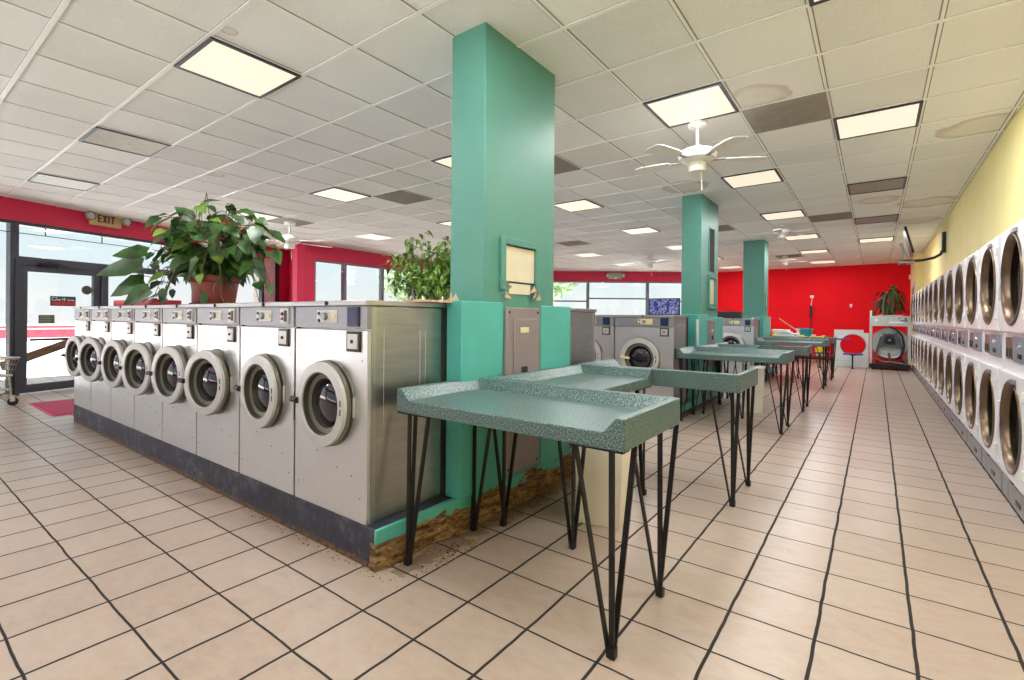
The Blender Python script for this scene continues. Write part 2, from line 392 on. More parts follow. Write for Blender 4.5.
# entrance door
m = MB(); a, b = DL0, DL1
m.box(a,.0,0,a+.06,.14,2.03).box(b-.06,.0,0,b,.14,2.03).box(a+.06,0,1.95,b-.06,.14,2.03)
door = struct(WW.build(m, 'door_1', M['alu'], smooth=False))
m = MB(); m.box(a+.06,.03,.02,a+.16,.085,1.95).box(b-.16,.03,.02,b-.06,.085,1.95).box(a+.16,.03,.02,b-.16,.085,.14).box(a+.16,.03,1.86,b-.16,.085,1.95)
m.build('door_leaf', M['alu'], door, smooth=False)
MB().box(a+.16,.055,.14,b-.16,.061,1.86).build('door_pane', M['pane'], door, smooth=False)
MB().box(a+.20,.035,.80,b-.16,.05,.835).build('push_bar', M['black'], door, bevel=.004)
MB().box(a+.28,-.05,1.945,a+.50,.0,1.995).tube([(a+.39,-.03,1.995),(a+.39,-.06,2.03),(a+.62,-.05,1.97)], .009).build('door_closer', M['gap'], door, bevel=.004)
m = MB(); m.lathe([(0,0),(.055,.0),(.075,.02),(.07,.04),(0,.045)], (b-.235,.05,1.62), 'y', 20); m.build('door_knob_plate', M['olive'], door)
# east partition pier, pilaster pier of pale blocks seen beyond the glass
o = WW.build(MB().box(WW.L-.75,.02,0,WW.L-.42,.35,2.6), 'pillar_block', M['brickw'], smooth=False); struct(o)
m = MB()
m.box(WW.L-.42,0,0,WW.L-.30,.12,2.6); struct(WW.build(m, 'trim_2', M['alu'], smooth=False))
struct(WW.build(MB().box(WW.L-.30,0,0,WW.L,.16,2.6), 'wall_stub', M['crimson'], smooth=False))
# hung rod below the fascia
t = thing('curtain_rod', 'thin dark rod hung on short hangers just inside the entrance glazing', 'rod', WW.at(0,0,0), WW.rz)
MB().tube([(2.0,-.04,2.40),(8.3,-.04,2.43)], .007, 6).build('rod', M['alu'], t)
for l in (3.6, 4.6, 5.62, 6.40, 7.4): MB().tube([(l,-.04,2.42),(l,-.04,2.61)], .008, 6).build('hanger', M['alu'], t)

# exterior -----------------------------------------------------------------
struct(MB().box(-90,-60,-.30,40,80,-.14).build('ground', M['concrete'], smooth=False))
m = MB(); m.box(-34,-30,-.14,-33.6,45,.62); fence = m.build('roadside_barrier', M['extwhite'], smooth=False)
tag(fence, 'long low white roadside barrier with red stripes beyond the entrance glass', 'barrier')
MB().box(-33.58,-30,.02,-33.55,45,.42).box(-33.58,-30,.5,-33.55,45,.62).build('stripe', M['extred'], fence, smooth=False)
t = thing('handrail', 'brown wooden handrail sloping up outside the entrance door', 'handrail', WW.at(0), WW.rz)
MB().strip((5.30,.35,.42),(7.4,.75,1.10),.13,.05,(0,0,1)).build('rail', M['wood'], t, bevel=.006)
for l, y, z in ((5.5,.39,.58),(6.9,.65,1.05)): MB().box(l-.03,y,-.14,l+.03,y+.05,z).build('post', M['alu'], t)
def ext_tree(x, y, h, r, label):
    t = thing('outdoor_tree', label, 'tree', (x,y,-.14))
    MB().tube([(0,0,0),(.1,0,h*.3),(0,.1,h*.62)], .22, 8, r1=.1).build('trunk', M['bark'], t)
    m = MB(); rnd = random.Random(int(x*10))
    for _ in range(900):
        d = Vector((rnd.gauss(0,1),rnd.gauss(0,1),rnd.gauss(0,1))).normalized()*(rnd.random()**.35)
        p = Vector((d.x*r, d.y*r, h*.68+d.z*r*.72)); a = Vector((rnd.uniform(-1,1),rnd.uniform(-1,1),rnd.uniform(-1,1)))*.30; b = Vector((rnd.uniform(-1,1),rnd.uniform(-1,1),rnd.uniform(-1,1)))*.30
        m.poly([p-a, p+b, p+a, p-b])
    m.build('crown', M['treeleaf'], t, normals=False)
ext_tree(-30, 27, 7.0, 3.2, 'pale leafy tree outside the long side window beyond the ficus')
ext_tree(-24, 38, 7.5, 2.6, 'pale leafy tree outside the corner glazing above the blue picture')
ext_tree(-26, 30, 5.6, 2.0, 'smaller pale tree outside the side window near the green column')
# ------------------------------------------------------------------ washers
def panel_hole(mm, x0, x1, z0, z1, cz, r, y0, y1, seg=48):
    # flat sheet with a round hole, with thickness
    outer = []
    for k in range(seg):
        a = 2*PI*k/seg; cx, cc = math.cos(a), math.sin(a); s = 9.
        if cx > 1e-6: s = min(s, x1/cx)
        if cx < -1e-6: s = min(s, x0/cx)
        if cc > 1e-6: s = min(s, (z1-cz)/cc)
        if cc < -1e-6: s = min(s, (z0-cz)/cc)
        outer.append((cx*s, cc*s+cz))
    inn = [(r*math.cos(2*PI*k/seg), r*math.sin(2*PI*k/seg)+cz) for k in range(seg)]
    for c in ((x0,z0),(x1,z0),(x1,z1),(x0,z1)):
        k = min(range(seg), key=lambda i: (outer[i][0]-c[0])**2+(outer[i][1]-c[1])**2); outer[k] = c
    O0 = [mm.bm.verts.new((x,y0,z)) for x,z in outer]; I0 = [mm.bm.verts.new((x,y0,z)) for x,z in inn]
    O1 = [mm.bm.verts.new((x,y1,z)) for x,z in outer]; I1 = [mm.bm.verts.new((x,y1,z)) for x,z in inn]
    for k in range(seg):
        j = (k+1) % seg
        mm.bm.faces.new((O0[k],O0[j],I0[j],I0[k])); mm.bm.faces.new((O1[k],I1[k],I1[j],O1[j]))
        mm.bm.faces.new((I0[k],I0[j],I1[j],I1[k])); mm.bm.faces.new((O0[k],O1[k],O1[j],O0[j]))
def lerp3(a, b, t): return tuple(a[i]+(b[i]-a[i])*t for i in range(3))
def make_washer(label, w, rd, zc=.565, xc=.004, end=False, ajar=0., display=False, strap=True, loc=(0,0,0), rz=0, group=None, wide=False):
    """washer standing on its plinth: front faces -y, origin at the bottom of the front"""
    t = thing('washing_machine', label, 'washing machine', loc, rz, group); h = w/2-.009; D = .56
    MB().box(-h,.026,0,h,D,1.07).build('body', M['side'], t, bevel=.004)
    for s in ((-1,) if end else (-1,1)): MB().box(min(s*h,s*w/2),.012,0,max(s*h,s*w/2),.05,1.07).build('seam', M['gap'], t)  # black strips standing in for the shade in the gaps between machines
    if end:                                    # pressed panels on the exposed side
        m = MB()
        for y0, y1 in ((.10,.34),(.38,.53)):
            m.tube([(h,y0,.48),(h,y0,.95),(h,y0+.03,.98),(h,y1-.03,.98),(h,y1,.95),(h,y1,.48)], .0028, 6)
        m.build('side_pressing', M['side'], t)
        m = MB().box(h-.004,.024,0,h+.003,.05,1.07); m.build('side_trim', M['lid'], t)
        MB().box(h-.01,.50,0,h+.004,D,1.07).build('rear_seam', M['gap'], t)
    m = MB(); panel_hole(m, -h-xc, h-xc, 0, .950, zc, rd*.76, 0, .024)
    for v in m.bm.verts: v.co.x += xc
    m.build('front_panel', M['front'], t, bevel=.003)
    m = MB()
    for x, z in ((-h+.04,.86),(h-.04,.80),(-h+.04,.10),(h-.05,.12),(.08,.24),(-.10,.30),(h-.12,.22),(-h+.05,.60)):
        m.lathe([(0,-.0015),(.004,-.0015),(.004,.001)], (x,0,z), 'y', 8)
    m.build('screw', M['gap'], t)
    cp = MB().box(-h,-.004,.957,h,.03,1.072).build('control_panel', M['ctrl'], t, bevel=.003)
    px = -.02 if not wide else .02
    pl = MB().box(px-.085,-.008,.985,px+.10,.0,1.052).build('dial_plate', M['plate' if not wide else 'amber'] if wide else M['plate'], cp, bevel=.002)
    MB().lathe([(0,-.026),(.020,-.024),(.022,-.008)], (px-.005,0,1.018), 'y', 20).build('selector_dial', M['ctrl'], cp)
    m = MB(); 
    for k in range(3): m.box(px+.032+k*.02,-.013,1.010,px+.047+k*.02,-.006,1.028)
    m.build('program_button', M['amber'], cp)
    m = MB()
    for z in (.996,1.034): m.lathe([(0,-.014),(.009,-.013),(.009,-.004)], (px-.062,0,z), 'y', 12)
    m.build('indicator', M['black'], cp)
    if display:
        f = MB().box(h-.155,-.010,.968,h-.055,.0,1.066).build('display_frame', M['black'], cp, bevel=.002)
        MB().box(h-.145,-.012,.976,h-.065,-.008,1.058).build('display', M['dispblue'], cp)
    else:
        MB().box(h-.135,-.014,.972,h-.045,.0,1.064).build('coin_acceptor', M['plate'], cp, bevel=.004)
        m = MB(); m.lathe([(0,-.022),(.010,-.021),(.010,-.010)], (h-.105,0,1.03), 'y', 12); m.box(h-.085,-.018,.985,h-.06,-.010,1.05)
        m.build('coin_slot', M['black'], cp)
        MB().lathe([(0,-.023),(.008,-.022),(.008,-.010)], (h-.105,0,1.002), 'y', 12).build('coin_return', M['redb'], cp)
    cbx = MB().box(h-.160,-.010,.842,h-.050,.002,.945).build('coin_box', M['black'], t, bevel=.003)
    MB().box(h-.146,-.014,.856,h-.064,-.008,.932).build('coin_box_plate', M['plate'], cbx, bevel=.002)
    MB().lathe([(0,-.021),(.009,-.020),(.009,-.012)], (h-.105,0,.894), 'y', 12).build('lock', M['black'], cbx)
    MB().box(-w/2+.001,-.016,1.072,w/2-.001,D+.01,1.10).build('top_lid', M['lid'], t, bevel=.004)
    MB().lathe([(0,-.024),(.011,-.022),(.012,-.012)], (.0,0,1.087), 'y', 12).build('lid_lock', M['gap'], t)
    # opening collar, then the round door on its hinge
    c = (xc,0,zc)
    MB().lathe([(rd+.008,.0),(rd+.008,-.006),(rd-.012,-.010),(rd*.80,-.008),(rd*.77,.0)], c, 'y', 48).build('door_collar', M['rim'], t)
    MB().lathe([(0,.0245),(rd*.75,.0245)], c, 'y', 40).build('drum_opening', M['gap'], t)
    hx = rd+.012
    d = bpy.data.objects.new('door', None)
    R = rd
    ringm = MB().lathe([(R*.995,-.034),(R,-.042),(R*.985,-.052),(R*.77,-.056),(R*.745,-.048)], (-hx,0,0), 'y', 56)
    d = ringm.build('door', M['ring'], t); d.location = (xc+hx, -.004, zc); d.rotation_euler = (0,0,ajar)
    MB().lathe([(R*.96,-.010),(R*1.015,-.014),(R*1.02,-.032),(R*.99,-.037),(R*.6,-.016)], (-hx,0,0), 'y', 56).build('door_rim', M['rim'], d)
    MB().lathe([(R*.755,-.050),(R*.725,-.047),(R*.71,-.018),(R*.675,-.016),(R*.655,.010),(R*.62,.022)], (-hx,0,0), 'y', 48).build('gasket', M['olive'], d)
    MB().lathe([(R*.65,.020),(R*.58,.014),(R*.51,.002),(R*.44,-.012),(R*.2,-.024),(0,-.027)], (-hx,0,0), 'y', 48).build('door_glass', M['wglass'], d)
    if wide:
        m = MB().tube([(-hx-R*.92,-.066,.01),(-hx-R*.45,-.080,.0)], .014, 10); m.build('handle', M['amber'], d)
    else:
        m = MB(); m.tube([(-hx-R-.05,-.050,0),(-hx-R+.02,-.058,0)], .017, 12); m.tube([(-hx-R-.058,-.05,0),(-hx-R-.03,-.05,0)], .012, 10)
        m.build('handle', M['black'], d)
        if strap: MB().box(-hx-R-.050,-.050,-.12,-hx-R-.038,-.036,.06).build('latch_strap', M['chrome'], d, bevel=.002)
    m = MB(); a0 = math.radians(-8)
    for k in (-2,-1,1,2):
        a = math.radians(k*4.5); m.obox(Vector((-hx+R*.86*math.cos(a),-.0535,R*.86*math.sin(a))), .010,.004,.018, Matrix.Rotation(-a,3,'Y'))
    m.build('ring_mark', M['olive'], d)
    MB().box(xc+hx-.012,-.012,zc-.05,xc+hx+.000,0,zc+.05).build('hinge', M['plate'], t, bevel=.003)
    return t
PW = .667
R1X = -1.985                                  # outer face of the end washer
g1 = 'washers in the row facing the entrance floor'
nm = ['washer at the row end beside the green column, with black display window', 'second washer from the green column, its round door shut',
      'third washer from the green column, round door ajar beside the plant pot', 'fourth washer from the green column, straight under the potted plant',
      'fifth washer from the green column, under trailing plant leaves, door ajar', 'third washer from the entrance mat end, door ajar',
      'second washer from the entrance mat end, door ajar', 'last washer of the long row, closest to the entrance mat, door ajar']
nm = ['stainless front-load ' + n for n in nm]
def r1x(i): return R1X - PW*(i+.5)
make_washer(nm[0], PW, .217, end=True, display=True, loc=(r1x(0),1.478,.2), group=g1)
w2 = make_washer(nm[1], PW, .217, strap=False, loc=(r1x(1),1.478,.2), group=g1)
w3 = make_washer(nm[2], PW, .217, strap=False, ajar=math.radians(10), loc=(r1x(2),1.478,.2), group=g1)
for i in range(3, 8): 
    d = dup(w3, nm[i], (r1x(i),1.478,.2))
    for ch in d.children:
        if ch.name.startswith('door.') : ch.rotation_euler.z = math.radians((8,10,7,11,7)[i-3])
# back-to-back machines of the first island
b1 = make_washer('back washer of the first island, its steel side showing past the teal panel', PW, .217, end=True, loc=(R1X-PW/2,3.86,.2), rz=PI)
for ch in list(b1.children):                    # its exposed side is the other one
    if ch.name.startswith(('side_','rear_','seam')): ch.scale.x = -1
# second and third islands: wider machines
g2 = 'wide washers of the second island'
WX = .765
e2 = make_washer('wide washer seen above the folding tables, yellow control plate and pale handle', WX, .25, xc=-.03, end=True, display=True, loc=(-1.93-WX/2,5.75,.165), wide=True, group=g2)
dup(e2, 'wide washer half hidden behind the steel side of the back machine', (-1.93-WX*1.5,5.75,.165))
dup(e2, 'wide washer further along the second island, behind the first row', (-1.93-WX*2.5,5.75,.165))
e3 = dup(e2, 'wide washer between the second and third green columns', (-1.88-WX*.5,10.2,.14), group='wide washers of the third island')
dup(e2, 'wide washer of the third island behind the second column', (-1.88-WX*1.5,10.2,.14), group='wide washers of the third island')

# plinths the machines stand on
def plinth(label, x0, x1, y0, y1, z):
    t = thing('machine_plinth', label, 'plinth', ((x0+x1)/2,(y0+y1)/2,0)); hx, hy = (x1-x0)/2, (y1-y0)/2
    MB().box(-hx,-hy,0,hx,hy,z-.001).build('kerb', M['navy'], t, bevel=.008)
    return t, hx, hy
p1, hx, hy = plinth('peeling navy concrete kerb under the long washer row with rotten wooden end', R1X-PW*8-.0, -1.925, 1.476, 3.88, .2)
MB().prism([(hx-.004,-hy-.002,.125),(hx+.010,-hy-.002,.125),(hx+.052,-hy+.75,.125),(hx+.052,hy,.125),(hx-.004,hy,.125)], (0,0,.074)).build('teal_edge', M['teal2'], p1, bevel=.006)
rnd = random.Random(3); m = MB(); n, k = 60, 12; rows = []
for i in range(n+1):
    y = -hy-.004 + (2*hy)*i/n; top = .135 + .065*min(1, i/n*2.2) + rnd.uniform(-.014,.014); row = []
    for j in range(k+1):
        z = top*j/k; bulge = .018 + .046*min(1,(i/n)/.30) + .012*math.sin(i*.55+j*.3) + rnd.uniform(-.011,.011) - .016*(j/k)**3 - .008*(1-j/k)
        row.append(m.bm.verts.new((hx+max(.003,bulge), y, z)))
    row.append(m.bm.verts.new((hx-.03, y, top))); rows.append(row)
for i in range(n):
    for j in range(k+1): m.bm.faces.new((rows[i][j], rows[i+1][j], rows[i+1][j+1], rows[i][j+1]))
m.bm.faces.new(rows[0] + [m.bm.verts.new((hx-.03,-hy-.004,0))])
m.build('rotten_board', M['rot'], p1, normals=True)
m = MB(); rnd = random.Random(9)
def crumb(m, x, y, s):
    a = rnd.uniform(0,6); q = [(x+s*math.cos(a+j*1.57)*rnd.uniform(.6,1.2), y+s*math.sin(a+j*1.57)*rnd.uniform(.6,1.2), .001) for j in range(4)]
    top = m.bm.verts.new((x,y,s*.8)); b = [m.bm.verts.new(v) for v in q]
    for j in range(4): m.bm.faces.new((b[j], b[(j+1)%4], top))
for _ in range(260):
    if rnd.random() < .6: x, y = -1.865+abs(rnd.gauss(0,.05)), rnd.uniform(1.42,2.9)
    else: x, y = rnd.uniform(-3.2,-1.86), 1.468-abs(rnd.gauss(0,.022))
    crumb(m, x, y, rnd.uniform(.003,.008))
for _ in range(120): crumb(m, -1.76+rnd.gauss(0,.03), 1.86+rnd.gauss(0,.10), rnd.uniform(.003,.010))
tag(m.build('dirt_crumbs', M['rot'], None), 'brown crumbs of rotten wood along the foot of the washer plinth', 'dirt', kind='stuff')
p2, hx, hy = plinth('low dark kerb under the washers of the second island', -6.6, -1.90, 5.75, 8.0, .165); MB().box(hx-.004,-hy,.09,hx+.012,hy,.163).build('teal_edge', M['teal2'], p2)
p3, hx, hy = plinth('low dark kerb under the washers of the third island', -6.6, -1.86, 10.2, 12.4, .14); MB().box(hx-.004,-hy,.07,hx+.012,hy,.138).build('teal_edge', M['teal2'], p3)

# columns, teal end partitions
def pillar(x0, y0, x1, y1, z0): return struct(MB().box(x0,y0,z0,x1,y1,3.02).build('pillar', M['teal'], bevel=.006))
pillar(-2.135,2.19,-1.862,2.96,.2); pillar(-2.185,6.80,-1.915,7.66,.166); pillar(-2.30,11.26,-1.885,11.70,.141)
def partition(nm, x0, y0, x1, y1, z0, z1): return struct(MB().box(x0,y0,z0,x1,y1,z1).build(nm, M['teal2'], bevel=.006))
struct(MB().box(-2.4,2.06,.20,-1.99,2.375,1.31).box(-1.975,2.0,.20,-1.858,2.375,1.312).build('partition', M['teal2'], bevel=.004)); partition('partition', -2.4,2.80,-1.858,3.20,.20,1.305)
partition('partition', -2.4,2.375,-1.864,2.80,.20,1.30)
partition('partition', -2.4,6.58,-1.885,7.02,.166,1.28); partition('partition', -2.4,7.45,-1.885,7.85,.166,1.25); partition('partition', -2.4,7.02,-1.91,7.45,.166,1.25)
partition('partition', -2.4,11.05,-1.86,11.9,.14,1.28)

def panel_box(label, x, y0, y1, z0, z1, d=.025):
    t = thing('breaker_panel', label, 'electrical panel', (x,(y0+y1)/2,z0)); w, hh = (y1-y0)/2, z1-z0
    MB().box(0,-w,0,d,w,hh).build('cover', M['mauve'], t, bevel=.004)
    dr = MB().box(d,-w+.07,hh*.42,d+.008,w-.05,hh-.07).build('hatch_door', M['mauve'], t, bevel=.003)
    MB().box(d+.008,-.05,hh-.16,d+.011,.04,hh-.125).build('card', M['amber'], dr)
    MB().box(d+.008,-.035,hh*.58,d+.016,.025,hh*.58+.06).build('latch', M['gap'], dr, bevel=.003)
    fr = MB(); fr.box(d,-w+.08,.05,d+.006,w-.08,.26); fr.build('knockout_plate', M['mauve'], t, bevel=.004)
    m = MB()
    for y in (-w+.025,w-.025):
        for z in (.03,hh-.03): m.lathe([(0,d+.004),(.008,d+.003),(.008,d)], (0,y,z), 'x', 8)
    m.build('screw', M['gap'], t); return t
panel_box('mauve-grey breaker panel set in the end wall below the first green column', -1.863,2.385,2.75,.24,1.283)
panel_box('slim grey breaker panel in the end wall below the second green column', -1.908,7.06,7.40,.55,1.20)
def hatch(label, x, y0, y1, z0, z1, broken):
    t = thing('access_hatch', label, 'access hatch', (x,(y0+y1)/2,z0)); w, hh = (y1-y0)/2, z1-z0; f = .045
    m = MB(); m.box(0,-w,.02,.022,-w+f,hh).box(0,w-f,.02,.022,w,hh).box(0,-w+f,hh-f,.022,w-f,hh)
    if not broken: m.box(0,-w+f,0,.022,w-f,f)
    m.build('frame', M['teal'], t, bevel=.004)
    MB().box(-.002,-w+f+.004,.075,.004,w-f-.004,hh-f-.004).build('cover_board', M['board'], t)
    if broken:
        MB().box(0,-w+f,.07,.008,w-f,.078).build('shadow_gap', M['gap'], t); MB().box(.004,-w+f,hh-f-.006,.012,w-f,hh-f).build('shadow_gap', M['gap'], t)
        MB().box(0,-w+f+.05,.0,.006,w-f-.05,.066).build('patch', M['board'], t)
        rn = random.Random(5)
        for y, z in ((-w+.03,.03),(-w+.06,.0),(w-.07,.02),(w-.04,-.01),(w-.10,.04),(-w+.08,.045)):
            q = [(.006+rn.uniform(.005,.03), y+rn.uniform(-.04,.04), z+rn.uniform(-.05,.05)) for _ in range(3)]
            MB().prism(q, (.004,0,.004)).build('torn_edge', M['torn'], t)
    return t
hatch('cream board in a broken teal access frame on the first green column', -1.862,2.335,2.755,1.37,1.72,True)
hatch('narrow pale cover in an access frame on the second green column', -1.915,7.12,7.48,1.36,1.85,False)
hatch('small pale cover low on the third green column', -1.885,11.32,11.58,1.42,1.75,False)
t = thing('wall_slot', 'tall dark slot recess above the cover on the second green column', 'recess', (-1.915,7.30,1.90))
MB().box(0,-.13,0,.004,.13,.62).build('opening', M['gap'], t); MB().box(0,-.145,-.015,.008,-.13,.635).build('frame', M['teal'], t); MB().box(0,.13,-.015,.008,.145,.635).build('frame', M['teal'], t)
t = thing('plywood_strip', 'peeling brown plywood strip poking out over the end washer beside the column', 'wood strip', (-1.985,1.78,1.3005))
MB().prism([(-.05,-.05,0),(.05,.02,.0),(.06,.29,0),(-.05,.29,0)], (0,0,.012)).build('strip', M['torn'], t)
m = MB(); rn = random.Random(2)
for k in range(7):
    p = Vector((rn.uniform(.01,.05), .20+.012*k, .012)); m.prism([p, p+Vector((.010,.012,.0)), p+Vector((.02,-.01+.01*(k%3),rn.uniform(.012,.05)))], (.003,.003,0))
m.build('splinter', M['board'], t)

# ------------------------------------------------------------------ folding tables
def make_table(label, W=1.17, Dp=.60, loc=(0,0,0), rz=0):
    t = thing('folding_table', label, 'folding table', loc, rz); a, f, b = W/2, -Dp/2, Dp/2; z0, zd, zt = .752, .812, .868; o, s = .034, .085
    m = MB(); V = lambda x, y, z: m.bm.verts.new((x,y,z))
    st = []
    for x, y, ix, iy in ((-a,f,1,0),(-a,b,1,-1),(a,b,-1,-1),(a,f,-1,0)):
        st.append((V(x,y,z0), V(x,y,zt), V(x+ix*o,y+iy*o,zt), V(x+ix*s,y+iy*s,zd)))
    for i in range(3):
        for j in range(3): m.bm.faces.new((st[i][j], st[i][j+1], st[i+1][j+1], st[i+1][j]))
    m.bm.faces.new([v[3] for v in st]); m.bm.faces.new([v[0] for v in st][::-1])
    A, B = st[0], st[3]; m.bm.faces.new((A[0], B[0], B[1], B[2], B[3], A[3], A[2], A[1]))
    m.build('table_top', M['terr'], t, bevel=.005, smooth=False)
    for sx in (-1,1):
        for sy in (-1,1):
            y = f+.03 if sy < 0 else b-.085; x = sx*(a-.055); m = MB()
            F = Vector((x,y,.012)); iy = -sy
            m.strip(F+Vector((-sx*.012,0,0)), (x-sx*.15,y-.01,z0), .021,.009,(0,1,0))
            m.strip(F, (x-sx*.006,y,z0), .021,.009,(1,0,0))
            m.strip(F+Vector((0,iy*.012,0)), (x+sx*.045,y+iy*.085 if sy < 0 else y+.065,z0), .021,.009,(1,0,0))
            m.box(x-.016,y-.014,.004,x+.016,y+.014,.04); m.lathe([(0,0),(.012,.0),(.012,.006)], (x,y,0), 'z', 10)
            m.box(min(x-sx*.165,x+sx*.05),y-.03,z0-.006,max(x-sx*.165,x+sx*.05),y+.03,z0)
            m.build('leg', M['blackm'], t, smooth=False)
    return t
make_table('large speckled green folding table closest to the broken plinth corner, cream bin behind its legs', W=1.20, loc=(-1.302,1.885,0))
make_table('speckled green folding table set sideways below the first green column', W=1.09, Dp=.58, loc=(-1.545,2.742,0), rz=PI/2)
make_table('speckled green folding table turned with its tall back lip toward the first table', loc=(-1.275,3.605,0), rz=PI)
make_table('speckled green folding table in front of the wide washer and second green column', loc=(-1.335,6.105,0))
make_table('speckled green folding table set sideways below the second green column', W=.94, Dp=.58, loc=(-1.575,6.88,0), rz=PI/2)
make_table('speckled green folding table with back lip facing, past the second green column', loc=(-1.30,7.66,0), rz=PI)
make_table('speckled green folding table in front of the third green column', loc=(-1.27,10.39,0))
make_table('speckled green folding table sideways below the third green column', W=.94, Dp=.58, loc=(-1.55,11.17,0), rz=PI/2)
make_table('last speckled green folding table, holding white cloth and blue bucket', loc=(-1.25,11.95,0), rz=PI)
# bins
def bin_(label, loc, rz, w=.23, d=.20, h=.55, red=True):
    t = thing('waste_bin', label, 'bin', loc, rz); m = MB(); b, tp = .84, 1.
    lo = [(-w*b/2,-d*b/2,0),(w*b/2,-d*b/2,0),(w*b/2,d*b/2,0),(-w*b/2,d*b/2,0)]; hi = [(x/b*tp,y/b*tp,h) for x,y,_ in lo]
    inn = [(x*.94,y*.94,h) for x,y,_ in hi]; bot = [(x*.92,y*.92,.01) for x,y,_ in lo]
    L = [[m.bm.verts.new(p) for p in q] for q in (lo,hi,inn,bot)]
    for A, B in zip(L, L[1:]):
        for i in range(4): m.bm.faces.new((A[i],A[(i+1)%4],B[(i+1)%4],B[i]))
    m.bm.faces.new(L[0][::-1]); m.bm.faces.new(L[3])
    m.build('tub', M['cream'], t, bevel=.012)
    m = MB()
    for s in (-1,1): m.box(-w/2-.006, s*d/2-.006, h-.03, w/2+.006, s*d/2+.006, h)
    for s in (-1,1): m.box(s*w/2-.006, -d/2-.006, h-.03, s*w/2+.006, d/2+.006, h)
    m.build('rim', M['cream'], t, bevel=.004)
    if red:
        m = MB(); m.box(-w/2-.008,-d/2-.010,h-.035,w/2+.008,-d/2-.004,h-.022); m.build('liner_edge', M['redb'], t)
    return t
bin_('tall cream waste bin standing under the first pair of folding tables', (-1.33,2.70,0), math.radians(12), .30, .27, .58)
bin_('cream waste bin standing behind the second table group', (-1.30,7.05,0), math.radians(8), .26, .24, .60, False)
# ------------------------------------------------------------------ stacked dryers on the east wall
def make_dryer(label, loc, rz):
    t = thing('stacked_dryer', label, 'dryer', loc, rz, 'stacked dryers along the yellow wall'); w = .81; h = w/2-.004
    m = MB(); m.box(-h,.02,0,h,.10,.15)                    # cabinet: shell with an open drum space
    m.box(-h,.02,.15,-h+.02,.62,1.85).box(h-.02,.02,.15,h,.62,1.85).box(-h,.02,1.83,h,.62,1.85).box(-h,.60,.15,h,.62,1.83).box(-h,.02,.92,h,.6,1.15)
    m.build('cabinet', M['dryer'], t)
    m = MB(); panel_hole(m, -h, h, .15, .93, .54, .315, .0, .02); panel_hole(m, -h, h, 1.14, 1.85, 1.495, .315, .0, .02)
    m.box(-h,.0,.93,h,.02,1.14)
    m.build('front_panel', M['dryer'], t)
    for cz, nm in ((.54,'lower'),(1.495,'upper')):
        MB().lathe([(.31,.005),(.30,.06),(.305,.45),(.0,.47)], (0,0,cz), 'y', 40).build('drum', M['drum'], t)
        m = MB()
        for a in range(12):
            for y in (.12,.2,.28,.36):
                th = 2*PI*a/12 + y*3; m.lathe([(0,-.001),(.010,-.001)], (0,0,0), 'z', 8)
                m.bm.verts.ensure_lookup_table(); n = len(m.bm.verts)
                R = Matrix.Rotation(-th, 4, 'Y') @ Matrix.Translation((.299,0,0)) @ Matrix.Rotation(PI/2, 4, 'Y')
                for v in list(m.bm.verts)[n-9:]: v.co = Matrix.Translation((0,y,cz)) @ R @ v.co
        m.build('drum_hole', M['gap'], t, normals=False)
        d = MB(); panel_hole(d, -.350, .350, cz-.345, cz+.345, cz, .285, -.034, -.002); d = d.build('door', M['dryer'], t, bevel=.006)
        MB().lathe([(.303,-.034),(.300,-.042),(.290,-.044),(.276,-.03),(.270,.0),(.268,.02)], (0,0,cz), 'y', 56).build('door_rim', M['bronze'], d)
        MB().lathe([(0,-.002),(.15,-.001),(.271,.002)], (0,0,cz), 'y', 40).build('door_glass', M['dglass'], d)
        MB().box(-.318,-.054,cz-.13,-.288,-.034,cz+.13).build('handle', M['lav'], d, bevel=.008); MB().box(.05,-.052,cz+.285,.15,-.034,cz+.315).build('latch', M['kick'], d, bevel=.004)
        MB().box(.335,-.046,cz+.20,.355,-.03,cz+.26).build('hinge', M['white'], d, bevel=.003); MB().box(.335,-.046,cz-.26,.355,-.03,cz-.20).build('hinge', M['white'], d, bevel=.003)
    cp = MB().box(-.10,-.010,.955,.30,.0,1.125).build('coin_panel', M['bluegrey'], t, bevel=.004)
    MB().box(.06,-.016,.985,.14,-.008,1.015).build('coin_slot', M['black'], cp)
    m = MB(); m.lathe([(0,-.026),(.014,-.024),(.016,-.008)], (.10,0,1.07), 'y', 12); m.build('start_knob', M['chrome'], cp)
    sw = MB(); sw.box(-.33,-.008,.965,-.245,0,1.115).box(-.225,-.008,.965,-.14,0,1.115); sw = sw.build('switch_plate', M['brass'], t, bevel=.003)
    MB().box(-.315,-.010,.98,-.26,-.006,1.04).build('switch_window', M['gap'], sw); MB().box(-.21,-.010,.98,-.155,-.006,1.04).build('switch_window', M['gap'], sw)
    k = MB(); k.box(-h+.012,-.012,.012,-h+.20,.0,.148).box(-h+.21,-.012,.012,h-.012,.0,.148); k.box(-h,0,0,h,.02,.15); k = k.build('kick_panel', M['kick'], t, bevel=.004)
    MB().box(.04,-.016,.055,.16,-.011,.085).build('finger_slot', M['black'], k)
    m = MB(); m.box(-.03,-.03,.175,.03,0,.19); m.build('lint_latch', M['black'], t)
    return t
ordn = ['first','second','third','fourth','fifth','sixth','seventh','eighth','ninth','tenth','eleventh','twelfth','thirteenth','fourteenth']
dy = [4.42+.815*i for i in range(14)]
def dlab(i): 
    j = 13-i
    if j == 0: return 'white stacked dryer at the far end, beside the stripped machine and striped sign'
    if i == 0: return 'white stacked dryer at the open end of the row, cut off by the picture edge'
    return 'white stacked dryer, %s in the row counted from the red wall' % ordn[j]
d0 = make_dryer(dlab(0), (.74,dy[0],0), -PI/2)
for i in range(1, 14): dup(d0, dlab(i), (.74,dy[i],0))

